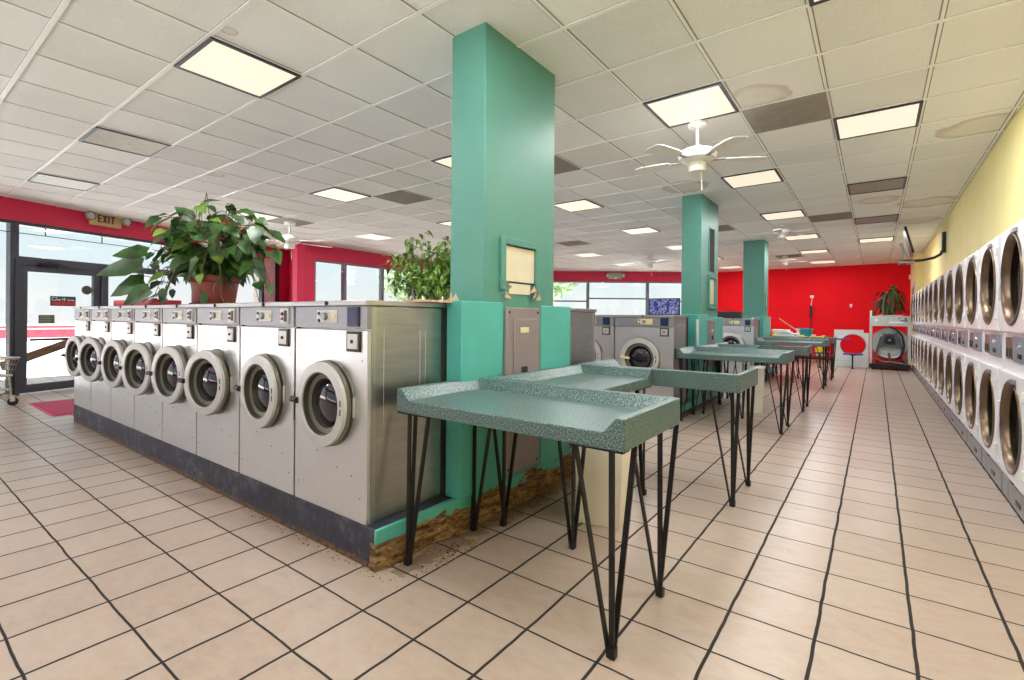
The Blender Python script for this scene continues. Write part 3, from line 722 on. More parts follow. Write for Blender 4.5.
# ------------------------------------------------------------------ ceiling fixtures
def cell(i, j): return (CX0 + CP*(i+.5), CY0 + CP*(j+.5))
def tilt(o): o.rotation_euler = (-.009*C_, -(.009*S_), 0)       # lies in the plane of the ceiling
LAMPS = []
def fixture(name, label, cat, i, j, kind, group=None, power=None):
    x, y = cell(i, j); t = thing(name, label, cat, (x,y,ceil_z(x,y)-.006), 0, group); tilt(t); h = CP/2-.006
    if kind in ('vent','bvent'):
        MB().box(-h,-h,-.004,h,h,.004).build('panel', M['vent'], t)
        m = MB()
        for k in range(-3,4): m.box(-h+.06,k*.07-.006,-.007,h-.06,k*.07+.006,-.003)
        m.build('slat', M['vent'], t); return t
    m = MB(); f = .022
    m.box(-h,-h,-.012,h,-h+f,.004).box(-h,h-f,-.012,h,h,.004).box(-h,-h+f,-.012,-h+f,h-f,.004).box(h-f,-h+f,-.012,h,h-f,.004)
    m.build('frame', M['alu' if kind != 'white' else 'tbar'], t, smooth=False)
    mt = {'lit':'lit','rib':'litr','dim':'dim','off':'ventg','brown':'ventb','white':'lit'}[kind]
    MB().box(-h+f,-h+f,-.006,h-f,h-f,.0).build('diffuser', M[mt], t, smooth=False)
    if kind in ('lit','rib','white'): LAMPS.append((x, y, ceil_z(x,y)-.03))
    return t
def ci(x): return round((x-CX0)/CP-.5)
def cj(y): return round((y-CY0)/CP-.5)
def lamp(x, y, kind, label): return fixture('ceiling_light', label, 'ceiling light', ci(x), cj(y), kind, 'square ceiling lights')
lamp(-3.64,1.6,'lit','big glowing square ceiling light above the washer row, warm and framed in dark metal')
lamp(-6.06,1.6,'brown','unlit brown-stained square ceiling light between two others over the long washer row')
lamp(-8.48,1.6,'dim','faintly lit square ceiling light in front of the entrance sign')
lamp(-6.06,4.02,'lit','glowing square ceiling light before the grey ceiling panel, above the aisle behind the washers')
lamp(-8.48,4.02,'lit','glowing square ceiling light next to the white fan by the entrance windows')
lamp(-8.48,6.44,'white','small bright ceiling light over the side window beyond the fan')
lamp(-3.64,4.02,'lit','glowing ceiling light whose edge just shows past the first green column')
lamp(-3.64,6.44,'lit','bright square ceiling light just past the first green column')
lamp(-3.64,8.86,'lit','bright square ceiling light beyond the first column, second from it')
lamp(-3.64,11.28,'white','bright square ceiling light beside the top of the second green column')
lamp(-3.64,13.7,'lit','ceiling light seen between second and third green columns, above another by the red wall')
lamp(-3.64,16.1,'white','ceiling light close to the red wall between second and third green columns')
lamp(-6.06,11.28,'white','dim ceiling light above the corner glazing, before the small emergency lamp')
lamp(-6.06,13.7,'white','ceiling light above the fan by the corner glazing')
lamp(-6.06,6.44,'lit','ceiling light hidden behind the first green column over the aisle')
lamp(-6.06,8.86,'white','ceiling light over the second washer island')
lamp(-1.22,4.02,'rib','warm ribbed square ceiling light straight above the white fan over the tables')
lamp(-1.22,6.44,'rib','warm ribbed square ceiling light between the white fan and the second green column')
lamp(-1.22,8.86,'rib','glowing square ceiling light by the second fan over the tables')
lamp(-1.22,11.28,'lit','glowing square ceiling light right behind the second table fan')
lamp(-1.22,13.7,'lit','glowing square ceiling light past the third green column')
lamp(-1.22,16.1,'white','last glowing square ceiling light in the table row, touching the red wall')
lamp(0,5.2,'lit','bright white square ceiling light over the dryer aisle, largest of that row')
lamp(0,7.62,'off','unlit grey ceiling light over the dryer aisle, larger of the two dark ones')
lamp(0,10.05,'off','unlit grey ceiling light over the dryer aisle, smaller of the two dark ones')
lamp(0,12.47,'lit','thin bright ceiling light beside the television arm over the dryer aisle')
for x, y in ((-1.22,1.6),(0,2.8),(0,.38),(-3.64,-.8),(-6.06,-.8),(-1.22,-.8)):
    lamp(x,y,'lit','square ceiling light outside the picture, over the floor in front of the long washer row')
def vent(x, y, label): return fixture('ceiling_vent', label, 'ceiling vent', ci(x), cj(y), 'vent', 'grey ceiling panels')
vent(-8.48,4.63,'grey square ceiling panel touching the lit light beside the entrance fan')
vent(-5.45,4.63,'grey square ceiling panel above the ficus tree')
vent(-3.03,4.63,'grey ceiling panel peeking out beyond the first green column')
vent(-.61,4.63,'brown-grey ceiling panel beside the warm light over the folding tables')
vent(-.61,9.47,'narrow brown-grey ceiling panel beside the dryer aisle lights, near the red wall')
vent(-1.82,14.3,'grey ceiling panel by the third fan close to the red wall')
vent(-5.45,9.47,'faint grey ceiling panel above the corner glazing')
vent(-2.42,9.47,'grey ceiling panel just beside the second green column top')
L = bpy.data.lights.new('fluorescent_tube', 'AREA'); L.shape = 'RECTANGLE'; L.size = .47; L.size_y = .03; L.energy = LAMP_W/2; L.color = (.97,.985,1.)
for x, y, z in LAMPS:
    for dy_ in (-.13,.13):
        o = bpy.data.objects.new('fluorescent_tube', L); C.objects.link(o); o.location = (x, y+dy_, z)

# ceiling fans
def make_fan(label, loc, drop, rz, R=.62, n=5, sc=1.):
    x, y = loc; zc = ceil_z(x, y); t = thing('ceiling_fan', label, 'ceiling fan', (x,y,zc), rz, 'white ceiling fans'); t.scale = (sc,sc,sc)
    MB().lathe([(0,-.001),(.07,-.003),(.065,-.04),(.02,-.055),(.0,-.055)], seg=24).build('canopy', M['fan'], t)
    MB().tube([(0,0,-.04),(0,0,-drop)], .012, 10).build('downrod', M['fanm'], t)
    z = -drop
    MB().lathe([(0,z+.005),(.05,z),(.115,z-.025),(.135,z-.055),(.125,z-.085),(.09,z-.105),(.055,z-.115),(.0,z-.115)], seg=36).build('motor', M['fan'], t)
    MB().lathe([(.06,z-.112),(.065,z-.150),(.055,z-.175),(.0,z-.180)], seg=28).build('switch_housing', M['cream'], t)
    m = MB()
    for k in range(18):
        a = 2*PI*k/18; m.obox(Vector((.118*math.cos(a),.118*math.sin(a),z-.088)), .012,.010,.006, Matrix.Rotation(a,3,'Z'))
    m.build('motor_vent', M['fanm'], t)
    for k in range(n):
        a = 2*PI*k/n; Rz = Matrix.Rotation(a,3,'Z')
        m = MB(); pts = []
        for r, w in ((.20,.045),(.26,.058),(R-.06,.070),(R-.015,.060),(R,.035)): pts.append((r,w))
        out = [Rz @ Vector((r, w, z-.085+.10*w)) for r, w in pts] + [Rz @ Vector((r,-w,z-.085-.10*w)) for r, w in pts[::-1]]
        m.prism(out, (0,0,-.006)); m.build('blade', M['fan'], t, smooth=False)
        m = MB(); m.strip(Rz @ Vector((.09,0,z-.09)), Rz @ Vector((.26,0,z-.080)), .035, .005, Rz @ Vector((0,1,0))); m.build('blade_iron', M['fanm'], t)
    MB().tube([(.03,0,z-.17),(.035,0,z-.30)], .0025, 6).lathe([(0,0),(.006,.006),(0,.014)], (.035,0,z-.312), 'z', 8).build('pull_chain', M['cream'], t)
    return t
make_fan('white ceiling fan with long blades near the entrance windows', (-8.5,4.62), .17, .3, .58, sc=1.4)
make_fan('white ceiling fan in front of the corner glazing by the emergency lamp', (-4.7,12.1), .07, .45, .50, sc=1.45)
make_fan('white ceiling fan between two warm lights in front of the second green column', (-1.27,4.36), .19, .55, .48, sc=1.2)
make_fan('white ceiling fan beside the third green column top', (-1.36,9.75), .07, .9, .5)
make_fan('white ceiling fan with a long pull chain close to the red wall', (-1.9,14.2), .07, .2, .5)
# ------------------------------------------------------------------ plants
def leaf(m, base, d, up, l, w, fold=.18, droop=.25):
    d = Vector(d).normalized(); up = Vector(up); s = d.cross(up)
    if s.length < 1e-3: s = d.cross(Vector((1,0,0)))
    s.normalize(); n = s.cross(d).normalized(); base = Vector(base)
    def P(a, b): return m.bm.verts.new(base + d*l*a + s*w*b + n*(abs(b)*w*fold*2 - droop*l*a*a))
    mid = [P(0,0), P(.35,0), P(.7,0), P(1,0)]
    for sg in (-1,1):
        a, b, c = P(-.06,.28*sg), P(.28,.5*sg), P(.68,.30*sg)
        for q in ((mid[0],a,b,mid[1]), (mid[1],b,c,mid[2]), (mid[2],c,mid[3])):
            m.bm.faces.new(q if sg > 0 else q[::-1])
t = thing('potted_pothos', 'large leafy potted plant in a terracotta pot trailing over the long washer row', 'potted plant', (-4.50,1.80,1.30))
MB().lathe([(0,0),(.135,0),(.150,.02),(.175,.19),(.192,.20),(.195,.245),(.180,.245),(.172,.20),(.165,.19),(0,.19)], seg=36).build('pot', M['terra'], t)
MB().lathe([(0,.195),(.165,.195)], seg=24).build('soil', M['soil'], t)
MB().lathe([(0,-.001),(.17,-.001),(.185,.02),(.165,.02),(.155,.008)], seg=32).build('saucer', M['terra'], t)
rn = random.Random(11); st = MB(); lf = MB(); rl = MB(); yl = MB()
def vine(p0, p1, sag, nl, size, rad=.0055):
    p0, p1 = Vector(p0), Vector(p1); path = []
    for i in range(9):
        u = i/8; p = p0.lerp(p1, u) + Vector((0,0,sag*math.sin(PI*u))); path.append(p)
    st.tube(path, rad, 5, r1=rad*.5)
    for i in range(nl):
        u = (i+1)/nl; k = min(7, int(u*8)); p = path[k].lerp(path[k+1], u*8-k)
        out = (p - Vector((0,0,.25))); out.z *= .3
        if out.length < .01: out = Vector((1,0,0))
        d = out.normalized()*rn.uniform(.25,1.1) + Vector((rn.uniform(-.9,.9), rn.uniform(-.9,.9), rn.uniform(-.9,.35)))
        e = p + d.normalized()*rn.uniform(.03,.11); st.tube([p, p.lerp(e,.5)+Vector((0,0,.012)), e], .003, 4)
        up = Vector((rn.uniform(-.6,.6)+.25, rn.uniform(-.6,.3)-.35, 1))
        s = size*rn.uniform(.7,1.3)
        if not (e.y < -.08 and e.z < .28 and -.30 < e.x < .34): leaf(yl if rn.random() < .17 else lf, e, d+Vector((0,0,-.45)), up, s, s*.78, .12, rn.uniform(.1,.4))
for k in range(62):                                   # dense dome
    a = rn.uniform(0, 2*PI); r = rn.uniform(.10,.62)**1; h = rn.uniform(.22,.62)*(1-.35*(r/.62))
    vine((.08*math.cos(a),.08*math.sin(a),.2), (r*1.25*math.cos(a), r*.62*math.sin(a), .27+h), .10, 5, .125)
for x, y, z in ((-.62,-.20,.02),(-.82,-.10,.06),(-1.1,-.12,.02),(-.95,.12,.30),(-1.2,.0,.22),(-.7,.2,.1),(-.45,-.25,.0),(.42,-.12,.05),(.55,.10,.03),(.35,-.25,.12),(.65,.02,.32),(.6,.15,.2),(-1.4,-.1,.30),(-.3,-.27,.06),(-1.0,-.2,.12)):
    vine((rn.uniform(-.08,.08),rn.uniform(-.08,.08),.22), (x,y,z), rn.uniform(.25,.42), 8, .12)
for x, y, z in ((-.18,0,.98),(-.95,.0,.86),(-1.05,.1,.72),(.25,.0,.75),(.45,.1,.70),(-.5,0,.78)): vine((0,0,.2), (x,y,z), .06, 6, .11)
leaf(lf, (-.72,-.30,.36), (-.75,-.75,-.22), (.7,-.6,.55), .40, .22, .1, .1); leaf(lf, (-.74,-.28,.22), (-.7,-.7,-.45), (.7,-.6,.5), .32, .20, .1, .1); leaf(lf, (-.60,-.3,.46), (-.6,-.8,-.1), (.7,-.5,.6), .27, .17, .1, .1); leaf(lf, (-.6,-.28,.14), (-.5,-.6,-.5), (.7,-.6,.4), .25, .18, .1, .1)
for k in range(46):
    a = rn.uniform(0,2*PI); p = Vector((rn.uniform(-.55,.5), rn.uniform(-.25,.15), rn.uniform(.42,.66))); leaf(rl, p, (math.cos(a),math.sin(a),rn.uniform(0,.8)), (0,0,1), rn.uniform(.08,.15), .055)
st.build('stem', M['stem'], t); lf.build('foliage', M['leaf'], t, normals=False); yl.build('young_foliage', M['leafy'], t, normals=False); rl.build('red_foliage', M['redleaf'], t, normals=False)

t = thing('ficus_tree', 'tall light-green ficus tree with braided pale trunks standing behind the washers near the green column', 'tree', (-4.83,4.62,0))
MB().lathe([(0,0),(.17,0),(.22,.34),(.235,.34),(.235,.38),(.21,.38),(.20,.33),(0,.33)], seg=28).build('pot', M['terra'], t)
m = MB(); rn = random.Random(4); tips = []
for k in range(4):
    path = []
    for i in range(12):
        u = i/11; a = k*PI/2 + u*5.5; r = .035*(1-u*.3)+.10*max(0,u-.82)*4; path.append((r*math.cos(a), r*math.sin(a), .3+u*1.25))
    m.tube(path, .022, 7, r1=.013); tips.append(Vector(path[-1]))
br = []
for k in range(70):
    b = tips[k%4] + Vector((0,0,rn.uniform(-.12,.1))); a = rn.uniform(0,2*PI); r = rn.uniform(.18,.62); e = Vector((r*math.cos(a), r*math.sin(a), 1.55+rn.uniform(.0,.95)*(1.12-r)))
    mid = b.lerp(e,.5)+Vector((0,0,.07)); m.tube([b, mid, e], .006, 5, r1=.002); br.append((b,mid,e))
m.build('trunk', M['bark'], t)
m = MB()
for b, mid, e in br:
    for i in range(19):
        u = rn.uniform(.3,1.05); p = b.lerp(e,u)+Vector((rn.gauss(0,.055),rn.gauss(0,.055),.06*math.sin(PI*min(1,u))+rn.gauss(0,.05)))
        leaf(m, p, (rn.uniform(-1,1), rn.uniform(-1,1), rn.uniform(-1.1,.1)), (rn.uniform(-.5,.5),rn.uniform(-.5,.5),1), rn.uniform(.085,.13), .055)
m.build('foliage', M['leaf2'], t, normals=False)

# ------------------------------------------------------------------ entrance things
t = thing('exit_sign', 'tan exit sign with dark red letters and two lamp heads above the entrance', 'exit sign', WW.at(6.46,-.002,2.715), WW.rz)
MB().box(-.235,-.055,0,.235,0,.225).build('sign_box', M['tan'], t, bevel=.006)
m = MB(); y0, y1 = -.059, -.054; z0, z1 = .055, .185; k = .020
x = -.135; m.box(x,y0,z0,x+k,y1,z1).box(x+k,y0,z1-k,x+.058,y1,z1).box(x+k,y0,z0,x+.058,y1,z0+k).box(x+k,y0,.11,x+.050,y1,.13)
x = -.062
for a, b in (((x,z0),(x+.068,z1)),((x+.068,z0),(x,z1))): m.prism([(a[0]-(.0 if a[0]==x else .022),y0,a[1]),(a[0]+(.022 if a[0]==x else 0),y0,a[1]),(b[0]+(.0 if b[0]!=x else .022),y0,b[1]),(b[0]-(.022 if b[0]!=x else 0),y0,b[1])], (0,.005,0))
x = .022; m.box(x,y0,z0,x+k,y1,z1)
x = .058; m.box(x,y0,z1-k,x+.072,y1,z1).box(x+.026,y0,z0,x+.046,y1,z1-k)
m.build('lettering', M['exit'], t, smooth=False)
def heads(t, w, zc):
    for s in (-1,1):
        m = MB(); m.lathe([(.0,0),(.05,.012),(.072,.05),(.075,.09),(.06,.11)], (s*(w+.045),-.05,zc), 'y', 24)
        h = m.build('lamp_head', M['lens'], t); h.data.transform(Matrix.Translation((s*(w+.045),-.05,zc)) @ Matrix.Rotation(PI,4,'Z') @ Matrix.Translation((-s*(w+.045),.05,-zc)))
        MB().lathe([(0,-.13),(.05,-.125),(.06,-.10)], (s*(w+.045),-.02,zc), 'y', 20).build('lens', M['plate'], h)
heads(t, .235, .13)
t = thing('emergency_light', 'small olive emergency light with twin lamp heads on the red fascia of the corner glazing', 'emergency light', WD.at(4.5,-.002,2.565), WD.rz)
MB().box(-.22,-.07,0,.22,0,.22).build('housing', M['lens'], t, bevel=.01); heads(t, .22, .12)
MB().box(-.05,-.075,.0,.05,-.069,.05).build('test_plate', M['plate'], t)
t = thing('door_sign', 'black and red sign with white script lettering on the door glass', 'sign', WW.at(5.113+.79,.045,1.345), WW.rz)
MB().box(-.17,-.004,0,.17,.004,.155).build('backing', M['signdk'], t); MB().box(-.14,-.007,.012,.165,-.004,.068).build('red_band', M['signred'], t)
m = MB()
def stroke(pts, w=.0075):
    for a, b in zip(pts, pts[1:]): m.strip((a[0],-.0055,a[1]), (b[0],-.0055,b[1]), w, .003, (-(b[1]-a[1]),0,b[0]-a[0]))
stroke([(-.105,.135),(-.13,.14),(-.15,.12),(-.148,.095),(-.125,.085),(-.108,.095)]); stroke([(-.085,.145),(-.10,.085)])
stroke([(-.075,.11),(-.078,.088),(-.062,.105),(-.062,.088),(-.048,.108),(-.046,.088),(-.032,.106)]); stroke([(-.005,.13),(-.01,.088)]); stroke([(.02,.132),(.012,.088),(.03,.09)]); stroke([(.005,.115),(.035,.115)])
stroke([(.06,.11),(.063,.086),(.075,.105),(.084,.085),(.094,.106)]); stroke([(.105,.09),(.115,.106),(.12,.086),(.133,.104),(.135,.085),(.15,.1)])
m.build('lettering', M['signwh'], t, smooth=False)
t = thing('door_notice', 'small dark olive notice below the black and red sign on the door', 'sign', WW.at(5.113+.575,.045,1.06), WW.rz)
MB().box(-.10,-.004,0,.10,.004,.14).build('board', M['signol'], t); m = MB()
for k in range(4): m.box(-.08,-.006,.02+.03*k,.05+.01*(k%3),-.004,.03+.03*k)
m.build('print', M['lens'], t)
t = thing('entrance_mat', 'crimson entrance mat lying inside the glass door', 'mat', (-8.55,1.98,0))
m = MB(); m.box(-.65,-.55,.001,.65,.55,.012); m.build('pile', M['mat'], t, bevel=.004); MB().box(-.68,-.58,.0005,.68,.58,.006).build('edging', M['crimson'], t)
# laundry cart
t = thing('laundry_cart', 'wire laundry cart on casters parked beside the entrance door frame', 'cart', (-9.28,.83,0), math.radians(108))
m = MB(); a, b = .42, .24
for z, s in ((.63,1.),(.40,.86)): m.tube([(-a*s,-b*s,z),(a*s,-b*s,z),(a*s,b*s,z),(-a*s,b*s,z),(-a*s,-b*s,z)], .013, 8)
m.build('basket_rim', M['wire'], t)
m = MB()
for k in range(15):
    u = -1+2*k/14
    for s in (-1,1): m.tube([(a*u,s*b,.63),(a*.86*u,s*b*.86,.40)], .003, 4)
    if k % 2 == 0: m.tube([(a*.86*u,-b*.86,.40),(a*.86*u,b*.86,.40)], .003, 4)
for k in range(9):
    u = -1+2*k/8
    for s in (-1,1): m.tube([(s*a,b*u,.63),(s*a*.86,b*.86*u,.40)], .003, 4)
for z in (.48,.545,.61):
    s = .86+.14*(z-.42)/.25; m.tube([(-a*s,-b*s,z),(a*s,-b*s,z),(a*s,b*s,z),(-a*s,b*s,z),(-a*s,-b*s,z)], .003, 4)
m.build('basket_wire', M['wire'], t)
m = MB()
for sx in (-1,1):
    for sy in (-1,1): m.tube([(sx*a*.80,sy*b*.8,.42),(sx*a*.84,sy*b*.86,.12)], .012, 8)
for z in (.14,.22): m.tube([(-a*.84,-b*.86,z),(a*.84,-b*.86,z),(a*.84,b*.86,z),(-a*.84,b*.86,z),(-a*.84,-b*.86,z)], .010, 8)
m.build('frame', M['wire'], t)
for sx in (-1,1):
    for sy in (-1,1):
        c = MB().lathe([(0,-.016),(.045,-.016),(.055,-.010),(.055,.010),(.045,.016),(0,.016)], (sx*a*.84+.02,sy*b*.86,.056), 'y', 20).build('caster', M['rubber'], t)
        MB().box(sx*a*.84-.02,sy*b*.86-.024,.06,sx*a*.84+.03,sy*b*.86-.018,.14).build('fork', M['plate'], c)
t = thing('red_tray', 'low red tray with a bent black handle lying on the entrance-end washers', 'tray', (-6.25,1.84,1.30), .1)
m = MB(); m.box(-.42,-.14,0,.42,.14,.012).box(-.42,-.14,.012,-.40,.14,.07).box(.40,-.14,.012,.42,.14,.07).box(-.40,-.14,.012,.40,-.12,.07).box(-.40,.12,.012,.40,.14,.07); m.build('tray', M['signred'], t, bevel=.004)
MB().tube([(-.36,-.02,.05),(-.36,-.02,.20),(-.35,-.02,.215),(-.16,-.02,.235),(-.15,-.02,.22),(-.15,-.02,.05)], .010, 8).build('handle', M['blackm'], t)
m = MB(); rn = random.Random(8)
for _ in range(26): p = Vector((rn.uniform(-.35,.35),rn.uniform(-.1,.1),rn.uniform(.03,.085))); m.poly([p, p+Vector((rn.uniform(.02,.09),rn.uniform(-.04,.04),rn.uniform(-.02,.03))), p+Vector((rn.uniform(-.03,.05),rn.uniform(.02,.07),rn.uniform(-.02,.02)))])
m.build('cloth_scrap', M['redb'], t, normals=False)

# ------------------------------------------------------------------ east wall
t = thing('television_bracket', 'black wall bracket arm holding a thin television edge-on above the dryers', 'tv bracket', (.93,10.75,2.36))
MB().box(-.05,-.07,0,0,.07,.34).build('wall_plate', M['black'], t, bevel=.006)
MB().tube([(-.04,0,.04),(-.06,.02,-.02),(-.14,.06,-.07),(-.28,.08,-.10),(-.55,.10,-.11)], .022, 10).build('arm', M['black'], t)
MB().box(-.62,-.04,-.145,-.40,.30,-.115).build('shelf', M['fanm'], t, bevel=.004)
MB().lathe([(0,-.16),(.04,-.155),(.045,-.11),(.02,-.09),(0,-.09)], (-.55,.10,0), 'z', 20).build('swivel', M['blackm'], t)
t2 = thing('television', 'thin black flat television seen edge-on on the bracket above the dryers', 'television', (.40,10.88,2.29), math.radians(89))
m = MB(); R = Matrix.Rotation(math.radians(-14),3,'X'); m.obox(Vector((0,-.05,.30)), .80,.035,.46, R); m.build('screen_housing', M['black'], t2, bevel=.006)
m = MB(); m.obox(R @ Vector((0,-.019,.02)) + Vector((0,-.05,.29)), .76,.004,.41, R); m.build('screen', M['dispblue'], t2)
m = MB(); m.obox(Vector((0,.02,.14)), .12,.05,.30, R); m.build('mount', M['fanm'], t2, bevel=.004)
t = thing('striped_sign', 'narrow pale sign with slanted violet stripes on the yellow wall beside the last dryer', 'sign', (.775,16.1,1.50))
MB().box(-.012,-.36,0,0,.36,.72).build('card', M['lav'], t); m = MB()
for k in range(4): z = .06+.135*k; m.prism([(-.016,-.36,z+.06),(-.016,.36,z-.05),(-.016,.36,z+.02),(-.016,-.36,z+.13)], (.004,0,0))
m.build('stripe', M['purple'], t)
t = thing('wall_sensor', 'tiny cream sensor box on the yellow wall by the red corner', 'sensor', (.78,17.2,2.36)); MB().box(-.05,-.05,0,0,.05,.12).build('housing', M['cream'], t, bevel=.01)
MB().lathe([(0,-.062),(.02,-.058),(.025,-.05)], (0,0,.05), 'x', 14).build('eye', M['lens'], t)

# ------------------------------------------------------------------ by the red wall
t = thing('stripped_dryer', 'gutted grey-green machine with exposed white drum and bracket, carrying a plant beside the dryers', 'machine', (.28,15.05,0)); h = .405
m = MB(); m.box(-h,0,1.08,h,.7,1.33); m.build('top_box', M['greyp'], t, bevel=.01)
for x, y in ((-h,0),(h-.055,0),(-h,.64),(h-.055,.64)): MB().box(x,y,.16,x+.055,y+.06,1.08).build('corner_post', M['greyp'], t, bevel=.004)
m = MB(); m.box(-h-.01,-.02,.05,h+.01,.72,.10).box(-h,-.03,.10,h,0,.15); 
for x in (-.3,.3): m.box(x-.06,0,0,x+.06,.08,.05).box(x-.06,.6,0,x+.06,.68,.05)
m.build('base_tray', M['gap'], t, bevel=.004)
MB().lathe([(.0,.22),(.34,.22),(.365,.20),(.375,.16),(.375,.58),(.34,.60),(0,.60)], (0,0,.66), 'y', 48).build('drum', M['pwhite'], t)
m = MB(); m.lathe([(.20,.205),(.21,.195),(.22,.205)], (0,0,.66), 'y', 40); m.lathe([(.29,.205),(.30,.195),(.31,.205)], (0,0,.66), 'y', 40); m.build('drum_rib', M['greyp'], t)
m = MB(); br = [(-.14,.10,.90),(.14,.10,.90),(.22,.10,.56),(-.22,.10,.56)]; m.prism(br, (0,.06,0)); m.strip((.17,.12,.82),(.32,.12,.18),.05,.04,(1,0,0)).strip((-.17,.12,.82),(-.32,.12,.18),.05,.04,(1,0,0)); m.build('motor_bracket', M['greyd'], t, bevel=.004)
m = MB(); m.prism([(-.09,.095,.86),(.09,.095,.86),(.13,.095,.62),(-.13,.095,.62)], (0,.01,0)); m.lathe([(0,.05),(.06,.055),(.075,.09),(.075,.10)], (0,0,.73), 'y', 24); mo = m.build('motor', M['black'], t)
MB().lathe([(0,.04),(.022,.042),(.025,.055)], (0,0,.73), 'y', 16).build('shaft', M['fanm'], mo)
MB().tube([(-.02,.05,1.07),(.12,.06,1.0),(.24,.08,.86),(.28,.10,.60),(.22,.10,.36),(.12,.10,.25)], .022, 10).build('hose', M['rubber'], t)
m = MB(); m.box(-.25,.25,.11,.25,.60,.30).lathe([(.0,.13),(.05,.13),(.06,.2),(.05,.26),(0,.26)], (-.30,.1,0), 'z', 16); m.build('red_block', M['signred'], t, bevel=.01)  # red block with a small round piece, low inside the machine
m = MB(); m.tube([(-.02,.1,.42),(.0,.1,.28),(.02,.12,.2)], .028, 10).tube([(-.3,.06,.30),(-.15,.06,.2),(0.02,.06,.2),(.3,.06,.16)], .018, 8); m.build('pipe', M['brass'], t)
m = MB(); m.box(-.02,-.006,1.15,.26,.0,1.20).box(-.30,-.006,1.20,-.24,0,1.26); m.build('faded_label', M['signwh'], t)
m = MB(); m.lathe([(0,-.03),(.02,-.028),(.022,0)], (.30,0,1.26), 'y', 14).lathe([(0,-.02),(.014,-.018),(.016,0)], (.18,0,1.27), 'y', 12).box(.20,-.008,1.20,.34,0,1.225); m.build('control_knob', M['black'], t)
t = thing('potted_dracaena', 'drooping dark green and red plant on top of the stripped machine', 'potted plant', (.27,15.35,1.331))
MB().lathe([(0,0),(.10,0),(.14,.14),(.15,.14),(.15,.17),(.13,.17),(.12,.13),(0,.13)], seg=24).build('pot', M['leaf3'], t)
rn = random.Random(21); m = MB(); r_ = MB()
for k in range(150):
    a = rn.uniform(0,2*PI); L = rn.uniform(.35,.72); z0 = rn.uniform(.12,.52); sd = Vector((math.cos(a)*.75, math.sin(a)*.5, 0)); wv = Vector((-sd.y, sd.x, 0)).normalized()*rn.uniform(.024,.046)
    rise = rn.uniform(.10,.36); prev = None; mm = m if rn.random() < .82 else r_
    for i in range(7):
        u = i/6; p = sd*L*u*.95 + Vector((rn.uniform(-.008,.008),0, z0 + rise*math.sin(PI*u*.9) - .28*u*u)); w = wv*math.sin(PI*(.12+.88*u))
        p.z = max(p.z, .02); c = (mm.bm.verts.new(p-w), mm.bm.verts.new(p+w))
        if prev: mm.bm.faces.new((prev[0], prev[1], c[1], c[0]))
        prev = c
m.build('foliage', M['leaf3'], t, normals=False); r_.build('red_foliage', M['redleaf'], t, normals=False)
MB().tube([(0,0,.1),(.01,0,.3),(-.01,.01,.55)], .02, 8, r1=.012).build('stem', M['stem'], t)
t = thing('green_cup', 'small dark green pot with a white box at the corner of the stripped machine', 'pot', (-.06,15.2,1.331)); MB().lathe([(0,0),(.045,0),(.055,.09),(.05,.09),(.04,.01),(0,.01)], seg=20).build('pot', M['leaf3'], t); MB().box(-.06,-.05,0,-.02,.05,.14).build('box', M['cloth'], t)
t = thing('white_papers', 'crumpled white papers lying in front of the plant on the stripped machine', 'paper', (.25,15.12,1.331)); m = MB(); rn = random.Random(6)
for k in range(9): x = -.16+.05*k; m.obox(Vector((x,rn.uniform(-.03,.03),.015)), .08,.06,.012, Matrix.Rotation(rn.uniform(-.5,.5),3,'Z') @ Matrix.Rotation(rn.uniform(-.2,.2),3,'Y'))
m.build('sheet', M['cloth'], t)
# removed machine front with a round hole, leaning against the wall
t = thing('loose_front_panel', 'white machine front panel with a large round hole standing before the red wall', 'panel', (-.52,15.42,0)); seg = 56; w = .375; r = .27; hh = .97; cz = .575; cx = .04; m = MB(); O = []; I = []
corners = [(-w,0),(w,0),(w,hh-.08),(w-.11,hh-.08),(w-.11,hh),(-w,hh)]
def edgept(a):
    dx, dz = math.cos(a), math.sin(a); best = 9; n = len(corners)
    for i in range(n):
        (x1,z1),(x2,z2) = corners[i], corners[(i+1)%n]; ex, ez = x2-x1, z2-z1; den = dx*ez - dz*ex
        if abs(den) < 1e-9: continue
        s = ((x1-cx)*ez-(z1-cz)*ex)/den; u = ((x1-cx)*dz-(z1-cz)*dx)/den
        if s > 0 and -1e-6 <= u <= 1+1e-6: best = min(best, s)
    return (cx+dx*best, cz+dz*best)
angs = sorted([2*PI*k/seg for k in range(seg)] + [math.atan2(z-cz,x-cx)%(2*PI) for x, z in corners])
lean = lambda x, y, z: (x, y+z*.05, z)
for y in (0,.03):
    O.append([m.bm.verts.new(lean(p[0],y,p[1])) for p in map(edgept, angs)]); I.append([m.bm.verts.new(lean(cx+r*math.cos(a),y,cz+r*math.sin(a))) for a in angs])
n = len(angs)
for k in range(n):
    j = (k+1)%n; m.bm.faces.new((O[0][k],O[0][j],I[0][j],I[0][k])); m.bm.faces.new((O[1][k],I[1][k],I[1][j],O[1][j])); m.bm.faces.new((I[0][k],I[0][j],I[1][j],I[1][k])); m.bm.faces.new((O[0][k],O[1][k],O[1][j],O[0][j]))
m.build('sheet', M['pwhite'], t, smooth=False)
m = MB(); p = [lean(cx+(r+.004)*math.cos(a),-.006,cz+(r+.004)*math.sin(a)) for a in [2*PI*k/40 for k in range(41)]]; m.tube(p, .007, 6, cap=False); m.build('hole_rim', M['greyd'], t)
MB().prism([lean(-w,-.003,.15),lean(w,-.003,.15),lean(w,-.003,.165),lean(-w,-.003,.165)], (0,.004,0)).build('seam', M['greyp'], t)
